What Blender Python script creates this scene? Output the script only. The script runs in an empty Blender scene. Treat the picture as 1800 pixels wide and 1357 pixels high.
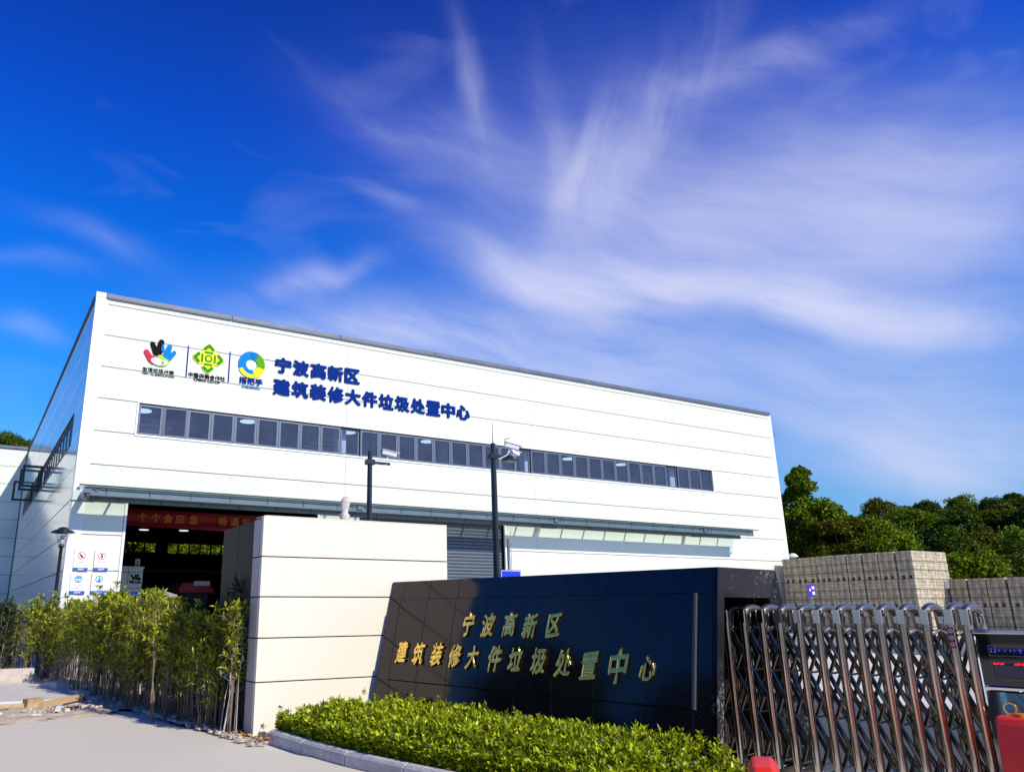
import bpy, math, random
import numpy as np
from mathutils import Vector, Matrix, noise

random.seed(7); RNG = np.random.default_rng(7)
S = bpy.context.scene
COL = S.collection
R = math.radians
PI = math.pi

# ------------------------------------------------------------------ camera
EYE = 1.65
YAW, PITCH, ROLL, FPX, CX, CY = 0.5241, 0.2805, -0.0055, 1363.5, 745.1, 678.5

def cam_basis():
    cy, sy, cp, sp = math.cos(YAW), math.sin(YAW), math.cos(PITCH), math.sin(PITCH)
    f = Vector((sy*cp, cy*cp, sp)); r = Vector((cy, -sy, 0)); u = r.cross(f)
    cr, sr = math.cos(ROLL), math.sin(ROLL)
    return r*cr + u*sr, u*cr - r*sr, f
CR, CU, CF = cam_basis()
cam = bpy.data.cameras.new('camera'); camo = bpy.data.objects.new('camera', cam); COL.objects.link(camo)
m3 = Matrix((CR, CU, -CF)).transposed()
camo.matrix_world = Matrix.Translation((0, 0, EYE)) @ m3.to_4x4()
cam.sensor_width = 36; cam.lens = FPX/1800*36; cam.shift_x = (900-CX)/1800; cam.shift_y = 0
cam.clip_start = 0.05; cam.clip_end = 3000
S.camera = camo

# a pixel of the photograph as a point on a surveyed surface
def ray(x, y): return CF*FPX + CR*(x-CX) - CU*(y-CY)
def at_y(x, y, Y): d = ray(x, y); return d*(Y/d.y) + Vector((0, 0, EYE))
def at_x(x, y, X): d = ray(x, y); return d*(X/d.x) + Vector((0, 0, EYE))
def at_z(x, y, z): d = ray(x, y); return d*((z-EYE)/d.z) + Vector((0, 0, EYE))
def at_plane(x, y, p, n):
    d = ray(x, y); e = Vector((0, 0, EYE)); return d*(((p-e).dot(n))/d.dot(n)) + e
def bearing(x, y): d = ray(x, y); return math.atan2(d.x, d.y)

# ------------------------------------------------------------------ sun, sky, exposure
S.view_settings.view_transform = 'Standard'; S.view_settings.look = 'None'
S.view_settings.exposure = 0.0; S.view_settings.gamma = 1.0
S.view_settings.use_curve_mapping = False
SUNV = Vector((-0.33, 1.08, -0.82)).normalized()          # the way the light travels
SUN_EL = math.asin(-SUNV.z); SUN_AZ = math.atan2(-SUNV.x, -SUNV.y)
sl = bpy.data.lights.new('sun', 'SUN'); sl.energy = 5.0; sl.angle = R(0.5); sl.color = (1, 0.94, 0.82)
so = bpy.data.objects.new('sun', sl); COL.objects.link(so)
so.rotation_euler = SUNV.to_track_quat('-Z', 'Y').to_euler()

world = bpy.data.worlds.new('World'); S.world = world; world.use_nodes = True
def build_sky():
    nt = world.node_tree; N = nt.nodes; L = nt.links; N.clear()
    out = N.new('ShaderNodeOutputWorld'); bg = N.new('ShaderNodeBackground'); L.new(bg.outputs[0], out.inputs[0])
    sky = N.new('ShaderNodeTexSky'); sky.sky_type = 'NISHITA'; sky.sun_disc = False
    sky.sun_elevation = SUN_EL; sky.sun_rotation = SUN_AZ
    sky.air_density = 1.0; sky.dust_density = 0.5; sky.ozone_density = 2.5
    bg.inputs[1].default_value = 0.10
    tc = N.new('ShaderNodeTexCoord')
    def M(op, a, b=None, c=None):
        n = N.new('ShaderNodeMath'); n.operation = op
        for i, v in enumerate((a, b, c)):
            if v is None: continue
            if isinstance(v, (int, float)): n.inputs[i].default_value = v
            else: L.new(v, n.inputs[i])
        return n.outputs[0]
    sep = N.new('ShaderNodeSeparateXYZ'); L.new(tc.outputs['Generated'], sep.inputs[0])
    X, Y, Z = sep.outputs
    az = M('ARCTAN2', X, Y); el = M('ARCSINE', Z)
    # compass bearing (x) and height above the horizon (y), with a warp so that streaks fray
    comb = N.new('ShaderNodeCombineXYZ'); L.new(az, comb.inputs[0]); L.new(el, comb.inputs[1])
    wn = N.new('ShaderNodeTexNoise'); wn.noise_dimensions = '2D'; wn.inputs['Scale'].default_value = 5.5; wn.inputs['Detail'].default_value = 2
    L.new(comb.outputs[0], wn.inputs['Vector'])
    ws = N.new('ShaderNodeVectorMath'); ws.operation = 'SUBTRACT'; L.new(wn.outputs['Color'], ws.inputs[0]); ws.inputs[1].default_value = (.5, .5, .5)
    wm = N.new('ShaderNodeVectorMath'); wm.operation = 'MULTIPLY'; L.new(ws.outputs[0], wm.inputs[0]); wm.inputs[1].default_value = (.055, .045, 0)
    wa = N.new('ShaderNodeVectorMath'); wa.operation = 'ADD'; L.new(comb.outputs[0], wa.inputs[0]); L.new(wm.outputs[0], wa.inputs[1])
    P = wa.outputs[0]
    def ae(px, py):
        d = ray(px, py).normalized(); return math.atan2(d.x, d.y), math.asin(d.z)
    total = None; fibres = {}
    def streak(p0, p1, w, amp, fib=1.0, seed=0.0, fs=9.0):
        nonlocal total
        a0, e0 = ae(*p0); a1, e1 = ae(*p1)
        cx_, cy_ = (a0+a1)/2, (e0+e1)/2; dx, dy = a1-a0, e1-e0; ln = math.hypot(dx, dy)
        th = math.atan2(dy, dx); W = w/FPX
        mp = N.new('ShaderNodeMapping'); mp.vector_type = 'TEXTURE'; L.new(P, mp.inputs['Vector'])
        mp.inputs['Location'].default_value = (cx_, cy_, 0); mp.inputs['Rotation'].default_value = (0, 0, th)
        mp.inputs['Scale'].default_value = (ln*0.5, W, 1)
        dt = N.new('ShaderNodeVectorMath'); dt.operation = 'LENGTH'; L.new(mp.outputs[0], dt.inputs[0])
        g = M('EXPONENT', M('MULTIPLY', M('POWER', dt.outputs['Value'], 2.0), -1.1))
        if fib > 0:      # frayed by the fibre pattern whose grain lies nearest to this streak
            ang = (th+0.05) % PI; key = min((0.0, 1.05, 2.1), key=lambda q: min(abs(ang-q), PI-abs(ang-q)))
            if key not in fibres:
                mq = N.new('ShaderNodeMapping'); mq.vector_type = 'TEXTURE'; L.new(P, mq.inputs['Vector'])
                mq.inputs['Location'].default_value = (seed, -seed, 0); mq.inputs['Rotation'].default_value = (0, 0, th+0.05)
                mq.inputs['Scale'].default_value = (.42, .085, 1)
                fn = N.new('ShaderNodeTexNoise'); fn.noise_dimensions = '2D'; fn.inputs['Scale'].default_value = 1.6; fn.inputs['Detail'].default_value = 7
                fn.inputs['Roughness'].default_value = .62
                L.new(mq.outputs[0], fn.inputs['Vector']); fibres[key] = fn.outputs['Fac']
            f = M('MULTIPLY_ADD', fibres[key], 3.0*fib, 1-1.48*fib)
            g = M('MULTIPLY', g, M('MAXIMUM', f, 0.0))
        g = M('MULTIPLY', g, amp*.92)
        total = g if total is None else M('ADD', total, g)
    # the big fan of cirrus and the bright band that closes it below
    streak((820, 440), (1120, 550), 38, 1.0, .7, 1.3)
    streak((1040, 480), (1420, 530), 32, 1.2, .7, 2.1)
    streak((1300, 500), (1720, 580), 34, 1.25, .7, 2.9)
    streak((900, 400), (1500, 400), 110, .26, .6, .7, 6)
    streak((850, 330), (1800, 420), 190, .36, .35, 4.4, 5)
    streak((1000, 400), (1060, 200), 34, .55, .9, 5.2)
    streak((1000, 430), (1240, 60), 50, .30, 1.0, 6.1)
    streak((1010, 420), (950, 130), 26, .18, 1.0, 7.3)
    streak((860, 260), (805, 60), 24, .22, .9, 8.4)
    streak((620, 190), (1010, 330), 50, .15, .9, 9.9)
    streak((1180, 160), (1560, 40), 30, .20, 1.0, 10.4)
    streak((1250, 340), (1800, 250), 80, .24, .6, 11.8)
    streak((1400, 430), (1850, 330), 95, .55, .45, 12.2)
    streak((430, 560), (900, 590), 55, .55, .8, 13.1)
    streak((450, 520), (640, 455), 20, .28, 1.0, 14.7)
    streak((700, 590), (1400, 670), 75, .62, .7, 15.0)
    streak((80, 380), (260, 460), 20, .12, 1.0, 16.3)
    streak((-20, 440), (140, 470), 14, .12, 1.0, 17.3)
    streak((-20, 560), (90, 590), 20, .14, .8, 18.8)
    streak((640, 330), (740, 370), 14, .14, 1.0, 19.0)
    streak((1350, 700), (1850, 760), 100, .60, .5, 20.0)
    streak((1500, 790), (1850, 830), 45, .5, .5, 21.0)
    # thin cirrus over the rest of the sky
    mg = N.new('ShaderNodeMapping'); mg.inputs['Scale'].default_value = (1.2, 3.4, 5.0); mg.inputs['Rotation'].default_value = (0.3, 0.2, 0.5)
    L.new(tc.outputs['Generated'], mg.inputs['Vector'])
    gn = N.new('ShaderNodeTexNoise'); gn.inputs['Scale'].default_value = 2.2; gn.inputs['Detail'].default_value = 4; gn.inputs['Distortion'].default_value = .6
    L.new(mg.outputs[0], gn.inputs['Vector'])
    thin = M('MULTIPLY', M('MAXIMUM', M('SUBTRACT', gn.outputs['Fac'], .55), 0.0), .5)
    total = M('ADD', total, thin)
    total = M('SUBTRACT', 1.0, M('EXPONENT', M('MULTIPLY', M('MAXIMUM', total, 0.0), -1.15)))
    # deep polarised blue overhead, paler low down
    mr = N.new('ShaderNodeValToRGB'); L.new(Z, mr.inputs[0]); cr = mr.color_ramp
    cr.elements[0].position = 0.0; cr.elements[0].color = (.62, .86, 1.30, 1)
    cr.elements[1].position = 0.72; cr.elements[1].color = (.06, .28, 1.35, 1)
    for p, c in ((.14, (.46, 1.0, 1.55, 1)), (.28, (.14, .96, 1.95, 1)), (.42, (.03, .74, 2.1, 1)), (.56, (.04, .48, 2.0, 1))):
        e = cr.elements.new(p); e.color = c
    mul = N.new('ShaderNodeMix'); mul.data_type = 'RGBA'; mul.blend_type = 'MULTIPLY'; mul.inputs[0].default_value = 1
    L.new(sky.outputs[0], mul.inputs[6]); L.new(mr.outputs[0], mul.inputs[7])
    mix = N.new('ShaderNodeMix'); mix.data_type = 'RGBA'; L.new(total, mix.inputs[0])
    L.new(mul.outputs[2], mix.inputs[6]); mix.inputs[7].default_value = (7.3, 7.5, 9.7, 1)
    L.new(mix.outputs[2], bg.inputs[0])
build_sky()

# ------------------------------------------------------------------ materials
def mat(name, color, rough=.6, metal=0.0, spec=.5, nscale=0, namt=0, bump=0, bscale=None, coat=0, island=0, detail=4, stretch=None, emit=None, trans=0):
    m = bpy.data.materials.new(name); m.use_nodes = True; nt = m.node_tree; N = nt.nodes; L = nt.links
    b = N['Principled BSDF']; c = (*color, 1)
    b.inputs['Base Color'].default_value = c; b.inputs['Roughness'].default_value = rough
    b.inputs['Metallic'].default_value = metal; b.inputs['Specular IOR Level'].default_value = spec
    b.inputs['Coat Weight'].default_value = coat; b.inputs['Coat Roughness'].default_value = .04
    tc = N.new('ShaderNodeTexCoord'); src = tc.outputs['Object']
    if stretch:
        mp = N.new('ShaderNodeMapping'); mp.inputs['Scale'].default_value = stretch; L.new(src, mp.inputs[0]); src = mp.outputs[0]
    cur = None
    def val(socket, amt, base_in):
        mx = N.new('ShaderNodeHueSaturation')
        mr = N.new('ShaderNodeMapRange'); mr.inputs['From Min'].default_value = .25 if base_in is None or True else 0; mr.inputs['From Max'].default_value = .75
        mr.inputs['To Min'].default_value = 1-amt; mr.inputs['To Max'].default_value = 1+amt
        L.new(socket, mr.inputs[0]); L.new(mr.outputs[0], mx.inputs['Value'])
        if base_in is None: mx.inputs['Color'].default_value = c
        else: L.new(base_in, mx.inputs['Color'])
        return mx.outputs[0]
    if nscale:
        n = N.new('ShaderNodeTexNoise'); n.inputs['Scale'].default_value = nscale; n.inputs['Detail'].default_value = detail
        L.new(src, n.inputs[0]); cur = val(n.outputs['Fac'], namt, cur)
    if island:
        g = N.new('ShaderNodeNewGeometry'); cur = val(g.outputs['Random Per Island'], island, cur)
        hs = N.new('ShaderNodeHueSaturation'); mr = N.new('ShaderNodeMapRange'); mr.inputs['To Min'].default_value = .475; mr.inputs['To Max'].default_value = .52
        w = N.new('ShaderNodeTexWhiteNoise'); w.noise_dimensions = '1D'; L.new(g.outputs['Random Per Island'], w.inputs['W'])
        L.new(w.outputs['Value'], mr.inputs[0]); L.new(mr.outputs[0], hs.inputs['Hue']); L.new(cur, hs.inputs['Color']); cur = hs.outputs[0]
    if cur is not None: L.new(cur, b.inputs['Base Color'])
    if bump:
        n2 = N.new('ShaderNodeTexNoise'); n2.inputs['Scale'].default_value = bscale or nscale*4; n2.inputs['Detail'].default_value = 6
        L.new(src, n2.inputs[0]); bp = N.new('ShaderNodeBump'); bp.inputs['Strength'].default_value = bump; bp.inputs['Distance'].default_value = .02
        L.new(n2.outputs['Fac'], bp.inputs['Height']); L.new(bp.outputs[0], b.inputs['Normal'])
    if emit: b.inputs['Emission Color'].default_value = (*emit[0], 1); b.inputs['Emission Strength'].default_value = emit[1]
    if trans:
        t = N.new('ShaderNodeBsdfTranslucent'); a = N.new('ShaderNodeMixShader'); a.inputs[0].default_value = trans
        o = N['Material Output']; L.new(b.outputs[0], a.inputs[1]); L.new(t.outputs[0], a.inputs[2]); L.new(a.outputs[0], o.inputs[0])
        if cur is not None: L.new(cur, t.inputs[0])
        else: t.inputs[0].default_value = c
    return m

def glass_mat(name, tint, refl=1.5, rough=.01, dust=0):
    m = bpy.data.materials.new(name); m.use_nodes = True; nt = m.node_tree; N = nt.nodes; L = nt.links; N.clear()
    o = N.new('ShaderNodeOutputMaterial'); t = N.new('ShaderNodeBsdfTransparent'); t.inputs[0].default_value = (*tint, 1)
    g = N.new('ShaderNodeBsdfGlossy'); g.inputs['Roughness'].default_value = rough
    f = N.new('ShaderNodeFresnel'); f.inputs[0].default_value = refl; x = N.new('ShaderNodeMixShader')
    gm = N.new('ShaderNodeNewGeometry'); iv = N.new('ShaderNodeMath'); iv.operation = 'SUBTRACT'; iv.inputs[0].default_value = 1; L.new(gm.outputs['Backfacing'], iv.inputs[1])
    ml = N.new('ShaderNodeMath'); ml.operation = 'MULTIPLY'; L.new(f.outputs[0], ml.inputs[0]); L.new(iv.outputs[0], ml.inputs[1])
    L.new(ml.outputs[0], x.inputs[0]); L.new(t.outputs[0], x.inputs[1]); L.new(g.outputs[0], x.inputs[2]); L.new(x.outputs[0], o.inputs[0])
    if dust:
        df = N.new('ShaderNodeBsdfDiffuse'); df.inputs[0].default_value = (.42, .47, .72, 1); y = N.new('ShaderNodeMixShader')
        tc = N.new('ShaderNodeTexCoord'); nz = N.new('ShaderNodeTexNoise'); nz.inputs['Scale'].default_value = 1.3; nz.inputs['Detail'].default_value = 4; L.new(tc.outputs['Object'], nz.inputs[0])
        mr = N.new('ShaderNodeMapRange'); mr.inputs['To Min'].default_value = dust*.4; mr.inputs['To Max'].default_value = dust*1.6; L.new(nz.outputs['Fac'], mr.inputs[0])
        L.new(mr.outputs[0], y.inputs[0]); L.new(x.outputs[0], y.inputs[1]); L.new(df.outputs[0], y.inputs[2]); L.new(y.outputs[0], o.inputs[0])
    return m

MT = {}
MT['panel'] = mat('cladding_panel', (.72, .72, .615), .09, spec=.55, nscale=.35, namt=.05, bump=.014, bscale=1.2)
MT['panel_trim'] = mat('panel_trim', (.80, .80, .75), .35)
MT['coping'] = mat('coping_metal', (.11, .125, .16), .5, metal=.2, nscale=1.5, namt=.2)
MT['frame'] = mat('window_frame', (.115, .135, .17), .4, metal=.25)
MT['glass'] = glass_mat('window_glass', (.80, .84, .93), 1.42, dust=.06)
MT['bglass'] = glass_mat('clear_glass', (.94, .97, .97), 1.6)
MT['cglass'] = glass_mat('canopy_glass', (.80, .88, .84), 1.35)
MT['steel_paint'] = mat('canopy_steel', (.12, .16, .175), .4, metal=.2, nscale=3, namt=.12)
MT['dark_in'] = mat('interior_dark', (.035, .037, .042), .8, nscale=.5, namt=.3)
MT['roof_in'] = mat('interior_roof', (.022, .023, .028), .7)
MT['col_in'] = mat('column_white', (.75, .75, .74), .5)
MT['plinth'] = mat('plinth_grey', (.26, .25, .26), .8, nscale=2, namt=.12, bump=.2)
MT['shutter'] = mat('shutter_slats', (.10, .12, .14), .35, metal=.35, nscale=4, namt=.08)
MT['blue_letter'] = mat('blue_letter', (.001, .022, .19), .6, spec=.05)
MT['cyan'] = mat('cyan_print', (.0, .20, .52), .6, spec=.08)
MT['green'] = mat('green_print', (.11, .34, .0), .6, spec=.08)
MT['dgreen'] = mat('deep_green_print', (.0, .22, .005), .5, spec=.2)
MT['lgreen'] = mat('lime_print', (.33, .58, .01), .5, spec=.2)
MT['yellow'] = mat('yellow_print', (.85, .80, .005), .5, spec=.2)
MT['redp'] = mat('red_print', (.55, .003, .03), .5, spec=.2)
MT['black'] = mat('black_print', (.003, .002, .002), .6, spec=.08)
MT['white'] = mat('white_print', (.82, .82, .80), .5)
MT['poster'] = mat('poster_board', (.84, .84, .86), .35)
MT['barblue'] = mat('poster_blue', (.01, .10, .50), .4)
MT['redred'] = mat('warning_red', (.60, .01, .05), .4)
MT['skyblue'] = mat('poster_lightblue', (.01, .30, .62), .4)
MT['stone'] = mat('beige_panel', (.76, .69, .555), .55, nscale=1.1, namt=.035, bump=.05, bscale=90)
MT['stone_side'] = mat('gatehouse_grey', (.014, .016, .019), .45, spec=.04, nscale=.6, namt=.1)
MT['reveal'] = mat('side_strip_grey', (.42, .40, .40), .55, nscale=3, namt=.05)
MT['joint'] = mat('joint_black', (.01, .01, .012), .8)
MT['gold'] = mat('gold_letter', (.95, .66, .16), .27, metal=1, bump=.15, bscale=12)
MT['steel'] = mat('polished_steel', (.60, .54, .465), .11, metal=1, nscale=7, namt=.12, bump=.02, bscale=9)
MT['steel_d'] = mat('steel_lattice', (.19, .16, .13), .26, metal=1, nscale=6, namt=.2)
MT['steel_cap'] = mat('steel_cap', (.74, .76, .78), .05, metal=1)
MT['steel_arch'] = mat('steel_arch', (.36, .30, .24), .38, metal=1, bump=.03, bscale=6)
MT['red_plastic'] = mat('barrier_plastic', (.86, .045, .03), .30, nscale=6, namt=.1, spec=.5)
MT['cover'] = mat('barrier_cap', (.75, .25, .01), .5)
MT['asphalt'] = mat('pavement_smooth', (.60, .545, .44), .9, spec=.1, nscale=.35, namt=.012, detail=2)
MT['concrete'] = mat('yard_concrete', (.62, .58, .50), .85, nscale=.6, namt=.10, bump=.15, bscale=20)
MT['slab'] = mat('slab_concrete', (.58, .54, .47), .8, nscale=2.2, namt=.16, bump=.25, bscale=18, stretch=(1, 3, 1))
MT['soil'] = mat('dry_soil', (.52, .42, .30), .95, nscale=3.5, namt=.45, bump=.9, bscale=14)
MT['rubble'] = mat('rubble', (.46, .39, .31), .9, nscale=5, namt=.3, bump=.5, bscale=18, island=.35)
MT['kerbm'] = mat('kerb_concrete', (.50, .475, .44), .8, nscale=7, namt=.22, bump=.3, bscale=40)
MT['kerb_pink'] = mat('kerb_blocks', (.55, .45, .38), .85, nscale=5, namt=.18, bump=.4, bscale=22)
MT['wood'] = mat('timber', (.50, .35, .19), .8, nscale=9, namt=.3, stretch=(1, 8, 8), bump=.2)
MT['brickm'] = mat('broken_brick', (.42, .27, .14), .9, nscale=9, namt=.3, bump=.5)
MT['hedge'] = mat('hedge_leaf', (.36, .43, .012), .36, island=.65, spec=.4, trans=.38)
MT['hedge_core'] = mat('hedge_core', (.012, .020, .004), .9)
MT['shrub'] = mat('shrub_leaf', (.33, .37, .025), .42, island=.62, spec=.25, trans=.38)
MT['shrub_g'] = mat('shrub_leaf_grey', (.19, .21, .12), .5, island=.3, trans=.2)
MT['shrub_d'] = mat('shrub_leaf_dark', (.03, .055, .010), .5, island=.4, trans=.1)  # dark leaves; in the back line they also hold the row's shade
MT['stem'] = mat('stem_bark', (.22, .155, .095), .85, nscale=12, namt=.35)
MT['stem_w'] = mat('stem_pale', (.50, .46, .40), .8, nscale=12, namt=.2)
MT['bark'] = mat('tree_bark', (.10, .075, .05), .9, nscale=8, namt=.3)
GREENS = [mat('leaf_dark', (.050, .085, .004), .55, spec=.12, island=.45, trans=.12), mat('leaf_mid', (.070, .112, .004), .5, spec=.12, island=.45, trans=.15),
          mat('leaf_olive', (.105, .112, .004), .55, spec=.12, island=.4, trans=.15), mat('leaf_bright', (.135, .20, .004), .5, spec=.12, island=.45, trans=.2)]
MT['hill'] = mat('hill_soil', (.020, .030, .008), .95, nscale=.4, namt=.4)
MT['block'] = mat('paver_block', (.48, .41, .275), .9, nscale=4, namt=.12, island=.13, bump=.3, bscale=30)
MT['strap'] = mat('steel_strap', (.06, .055, .05), .5)
MT['pole'] = mat('pole_black', (.012, .012, .016), .3, spec=.5, nscale=30, namt=.4)
MT['galv'] = mat('galvanised', (.22, .26, .28), .4, metal=.6, nscale=10, namt=.2)
MT['camw'] = mat('camera_white', (.78, .78, .78), .35)
MT['wrap'] = mat('plastic_wrap', (.62, .55, .48), .25, nscale=9, namt=.3, bump=.8, bscale=16)
MT['signblue'] = mat('sign_blue', (.005, .035, .62), .35)
MT['signpurple'] = mat('sign_violet', (.045, .02, .42), .35)
MT['banner'] = mat('banner_red', (.26, .004, .010), .7, trans=.3)
MT['banner_t'] = mat('banner_gold', (.40, .17, .015), .6)
MT['cab'] = mat('cabinet_cream', (.50, .48, .42), .5)
MT['machine'] = mat('machine_red', (.40, .008, .01), .4)
MT['lamp_on'] = mat('lamp_on', (1, 1, 1), .5, emit=((.75, 1, 1), 1.1))
MT['slat'] = mat('pale_board', (.55, .52, .50), .6)
MT['screen'] = mat('screen_glass', (.004, .008, .01), .03, spec=.8)
MT['led_matrix'] = mat('led_matrix', (.05, .05, .05), .6)
MT['led_r'] = mat('led_red', (.5, 0, 0), .5, emit=((1, .02, .02), 1.6))
MT['led_b'] = mat('led_blue', (0, 0, .5), .5, emit=((.05, .05, 1), 1.6))
MT['sticker'] = mat('sticker_red', (.22, .008, .025), .4)
MT['recess_shade'] = mat('recess_shade', (.01, .01, .01), .6)
MT['lamp_clear'] = glass_mat('lamp_plastic', (.80, .82, .85), 1.45, .1)

def granite():
    m = bpy.data.materials.new('black_granite'); m.use_nodes = True; nt = m.node_tree; N = nt.nodes; L = nt.links
    b = N['Principled BSDF']; tc = N.new('ShaderNodeTexCoord')
    v = N.new('ShaderNodeTexVoronoi'); v.inputs['Scale'].default_value = 120; L.new(tc.outputs['Object'], v.inputs[0])
    sp = N.new('ShaderNodeSeparateColor'); L.new(v.outputs['Color'], sp.inputs[0])
    a = N.new('ShaderNodeMath'); a.operation = 'GREATER_THAN'; a.inputs[1].default_value = .93; L.new(sp.outputs[0], a.inputs[0])
    d = N.new('ShaderNodeMath'); d.operation = 'LESS_THAN'; d.inputs[1].default_value = .26; L.new(v.outputs['Distance'], d.inputs[0])
    k = N.new('ShaderNodeMath'); k.operation = 'MULTIPLY'; L.new(a.outputs[0], k.inputs[0]); L.new(d.outputs[0], k.inputs[1])
    x = N.new('ShaderNodeMix'); x.data_type = 'RGBA'; L.new(k.outputs[0], x.inputs[0])
    x.inputs[6].default_value = (.006, .005, .009, 1); x.inputs[7].default_value = (.16, .15, .14, 1)
    L.new(x.outputs[2], b.inputs['Base Color'])
    n = N.new('ShaderNodeTexNoise'); n.inputs['Scale'].default_value = 2.2; n.inputs['Detail'].default_value = 6; L.new(tc.outputs['Object'], n.inputs[0])
    r = N.new('ShaderNodeMapRange'); r.inputs['To Min'].default_value = .03; r.inputs['To Max'].default_value = .16; L.new(n.outputs['Fac'], r.inputs[0]); L.new(r.outputs[0], b.inputs['Roughness'])
    b.inputs['IOR'].default_value = 1.48; b.inputs['Specular Tint'].default_value = (1, .84, .82, 1)
    return m
MT['granite'] = granite()
def granite_dusty():
    m = bpy.data.materials.new('dusty_granite'); m.use_nodes = True; nt = m.node_tree; N = nt.nodes; L = nt.links
    b = N['Principled BSDF']; tc = N.new('ShaderNodeTexCoord')
    n = N.new('ShaderNodeTexNoise'); n.inputs['Scale'].default_value = 26; n.inputs['Detail'].default_value = 9; n.inputs['Roughness'].default_value = .75; L.new(tc.outputs['Object'], n.inputs[0])
    n2 = N.new('ShaderNodeTexNoise'); n2.inputs['Scale'].default_value = 2.3; n2.inputs['Detail'].default_value = 3; L.new(tc.outputs['Object'], n2.inputs[0])
    ad = N.new('ShaderNodeMath'); ad.operation = 'MULTIPLY_ADD'; ad.inputs[1].default_value = .55; L.new(n2.outputs['Fac'], ad.inputs[0]); L.new(n.outputs['Fac'], ad.inputs[2])
    cr = N.new('ShaderNodeValToRGB'); L.new(ad.outputs[0], cr.inputs[0])
    cr.color_ramp.elements[0].position = .84; cr.color_ramp.elements[0].color = (.010, .010, .012, 1)
    cr.color_ramp.elements[1].position = .99; cr.color_ramp.elements[1].color = (.45, .44, .42, 1)
    L.new(cr.outputs[0], b.inputs['Base Color']); b.inputs['Roughness'].default_value = .3; b.inputs['Specular IOR Level'].default_value = .25
    return m
MT['granite_d'] = granite_dusty()
def mesh_panel_mat():
    m = bpy.data.materials.new('perforated_steel'); m.use_nodes = True; nt = m.node_tree; N = nt.nodes; L = nt.links
    b = N['Principled BSDF']; tc = N.new('ShaderNodeTexCoord'); mp = N.new('ShaderNodeMapping'); mp.inputs['Rotation'].default_value = (R(45), 0, 0)
    L.new(tc.outputs['Object'], mp.inputs[0]); v = N.new('ShaderNodeTexVoronoi'); v.inputs['Scale'].default_value = 75; v.inputs['Randomness'].default_value = 0
    L.new(mp.outputs[0], v.inputs[0]); d = N.new('ShaderNodeMath'); d.operation = 'LESS_THAN'; d.inputs[1].default_value = .30; L.new(v.outputs['Distance'], d.inputs[0])
    x = N.new('ShaderNodeMix'); x.data_type = 'RGBA'; L.new(d.outputs[0], x.inputs[0]); x.inputs[6].default_value = (.50, .47, .43, 1); x.inputs[7].default_value = (.05, .04, .035, 1)
    L.new(x.outputs[2], b.inputs['Base Color']); b.inputs['Metallic'].default_value = .95; b.inputs['Roughness'].default_value = .2
    return m
MT['perf'] = mesh_panel_mat()

# ------------------------------------------------------------------ building helpers
def vec(p): return Vector(p)
class MB:
    def __init__(s): s.v = []; s.f = []
    def poly(s, pts):
        i = len(s.v); s.v += [tuple(p) for p in pts]; s.f.append(tuple(range(i, i+len(pts)))); return s
    def box(s, a, b, F=None, ch=0):
        (x0, y0, z0), (x1, y1, z1) = a, b
        if x0 > x1: x0, x1 = x1, x0
        if y0 > y1: y0, y1 = y1, y0
        if z0 > z1: z0, z1 = z1, z0
        i = len(s.v)
        P = [(x0, y0, z0), (x1, y0, z0), (x1, y1, z0), (x0, y1, z0), (x0, y0, z1), (x1, y0, z1), (x1, y1, z1), (x0, y1, z1)]
        s.v += [tuple(F(*p)) if F else p for p in P]
        for q in ((0, 3, 2, 1), (4, 5, 6, 7), (0, 1, 5, 4), (1, 2, 6, 5), (2, 3, 7, 6), (3, 0, 4, 7)): s.f.append(tuple(i+k for k in q))
        return s
    def prism(s, pts, F, d0, d1):
        """pts: 2-D outline (counter-clockwise), F(u, v, w) -> world, from w=d0 to w=d1"""
        n = len(pts); i = len(s.v)
        s.v += [tuple(F(u, v, d0)) for u, v in pts] + [tuple(F(u, v, d1)) for u, v in pts]
        s.f.append(tuple(i+k for k in reversed(range(n)))); s.f.append(tuple(i+n+k for k in range(n)))
        for k in range(n): s.f.append((i+k, i+(k+1) % n, i+n+(k+1) % n, i+n+k))
        return s
    def tube(s, path, rad, n=8, cap=True, squash=None):
        P = [Vector(p) for p in path]; rr = rad if isinstance(rad, (list, tuple)) else [rad]*len(P)
        i0 = len(s.v); up = None
        for k, p in enumerate(P):
            t = (P[min(k+1, len(P)-1)]-P[max(k-1, 0)]).normalized()
            if up is None: up = t.orthogonal().normalized()
            a = (up - t*up.dot(t)).normalized(); up = a; b = t.cross(a)
            for j in range(n):
                w = 2*PI*j/n; s.v.append(tuple(p + (a*math.cos(w)+b*math.sin(w))*rr[k]))
        for k in range(len(P)-1):
            for j in range(n):
                s.f.append((i0+k*n+j, i0+k*n+(j+1) % n, i0+(k+1)*n+(j+1) % n, i0+(k+1)*n+j))
        if cap:
            s.f.append(tuple(i0+j for j in reversed(range(n)))); e = i0+(len(P)-1)*n; s.f.append(tuple(e+j for j in range(n)))
        return s
    def lathe(s, c, prof, n=16):
        return s.tube([(c[0], c[1], c[2]+z) for r, z in prof], [max(r, .001) for r, z in prof], n)
    def build(s, name, material, parent=None, smooth=False, stuff=False, bevel=0, kind=None):
        return link_mesh(name, s.v, s.f, material, parent, smooth, stuff, bevel, kind)

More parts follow.
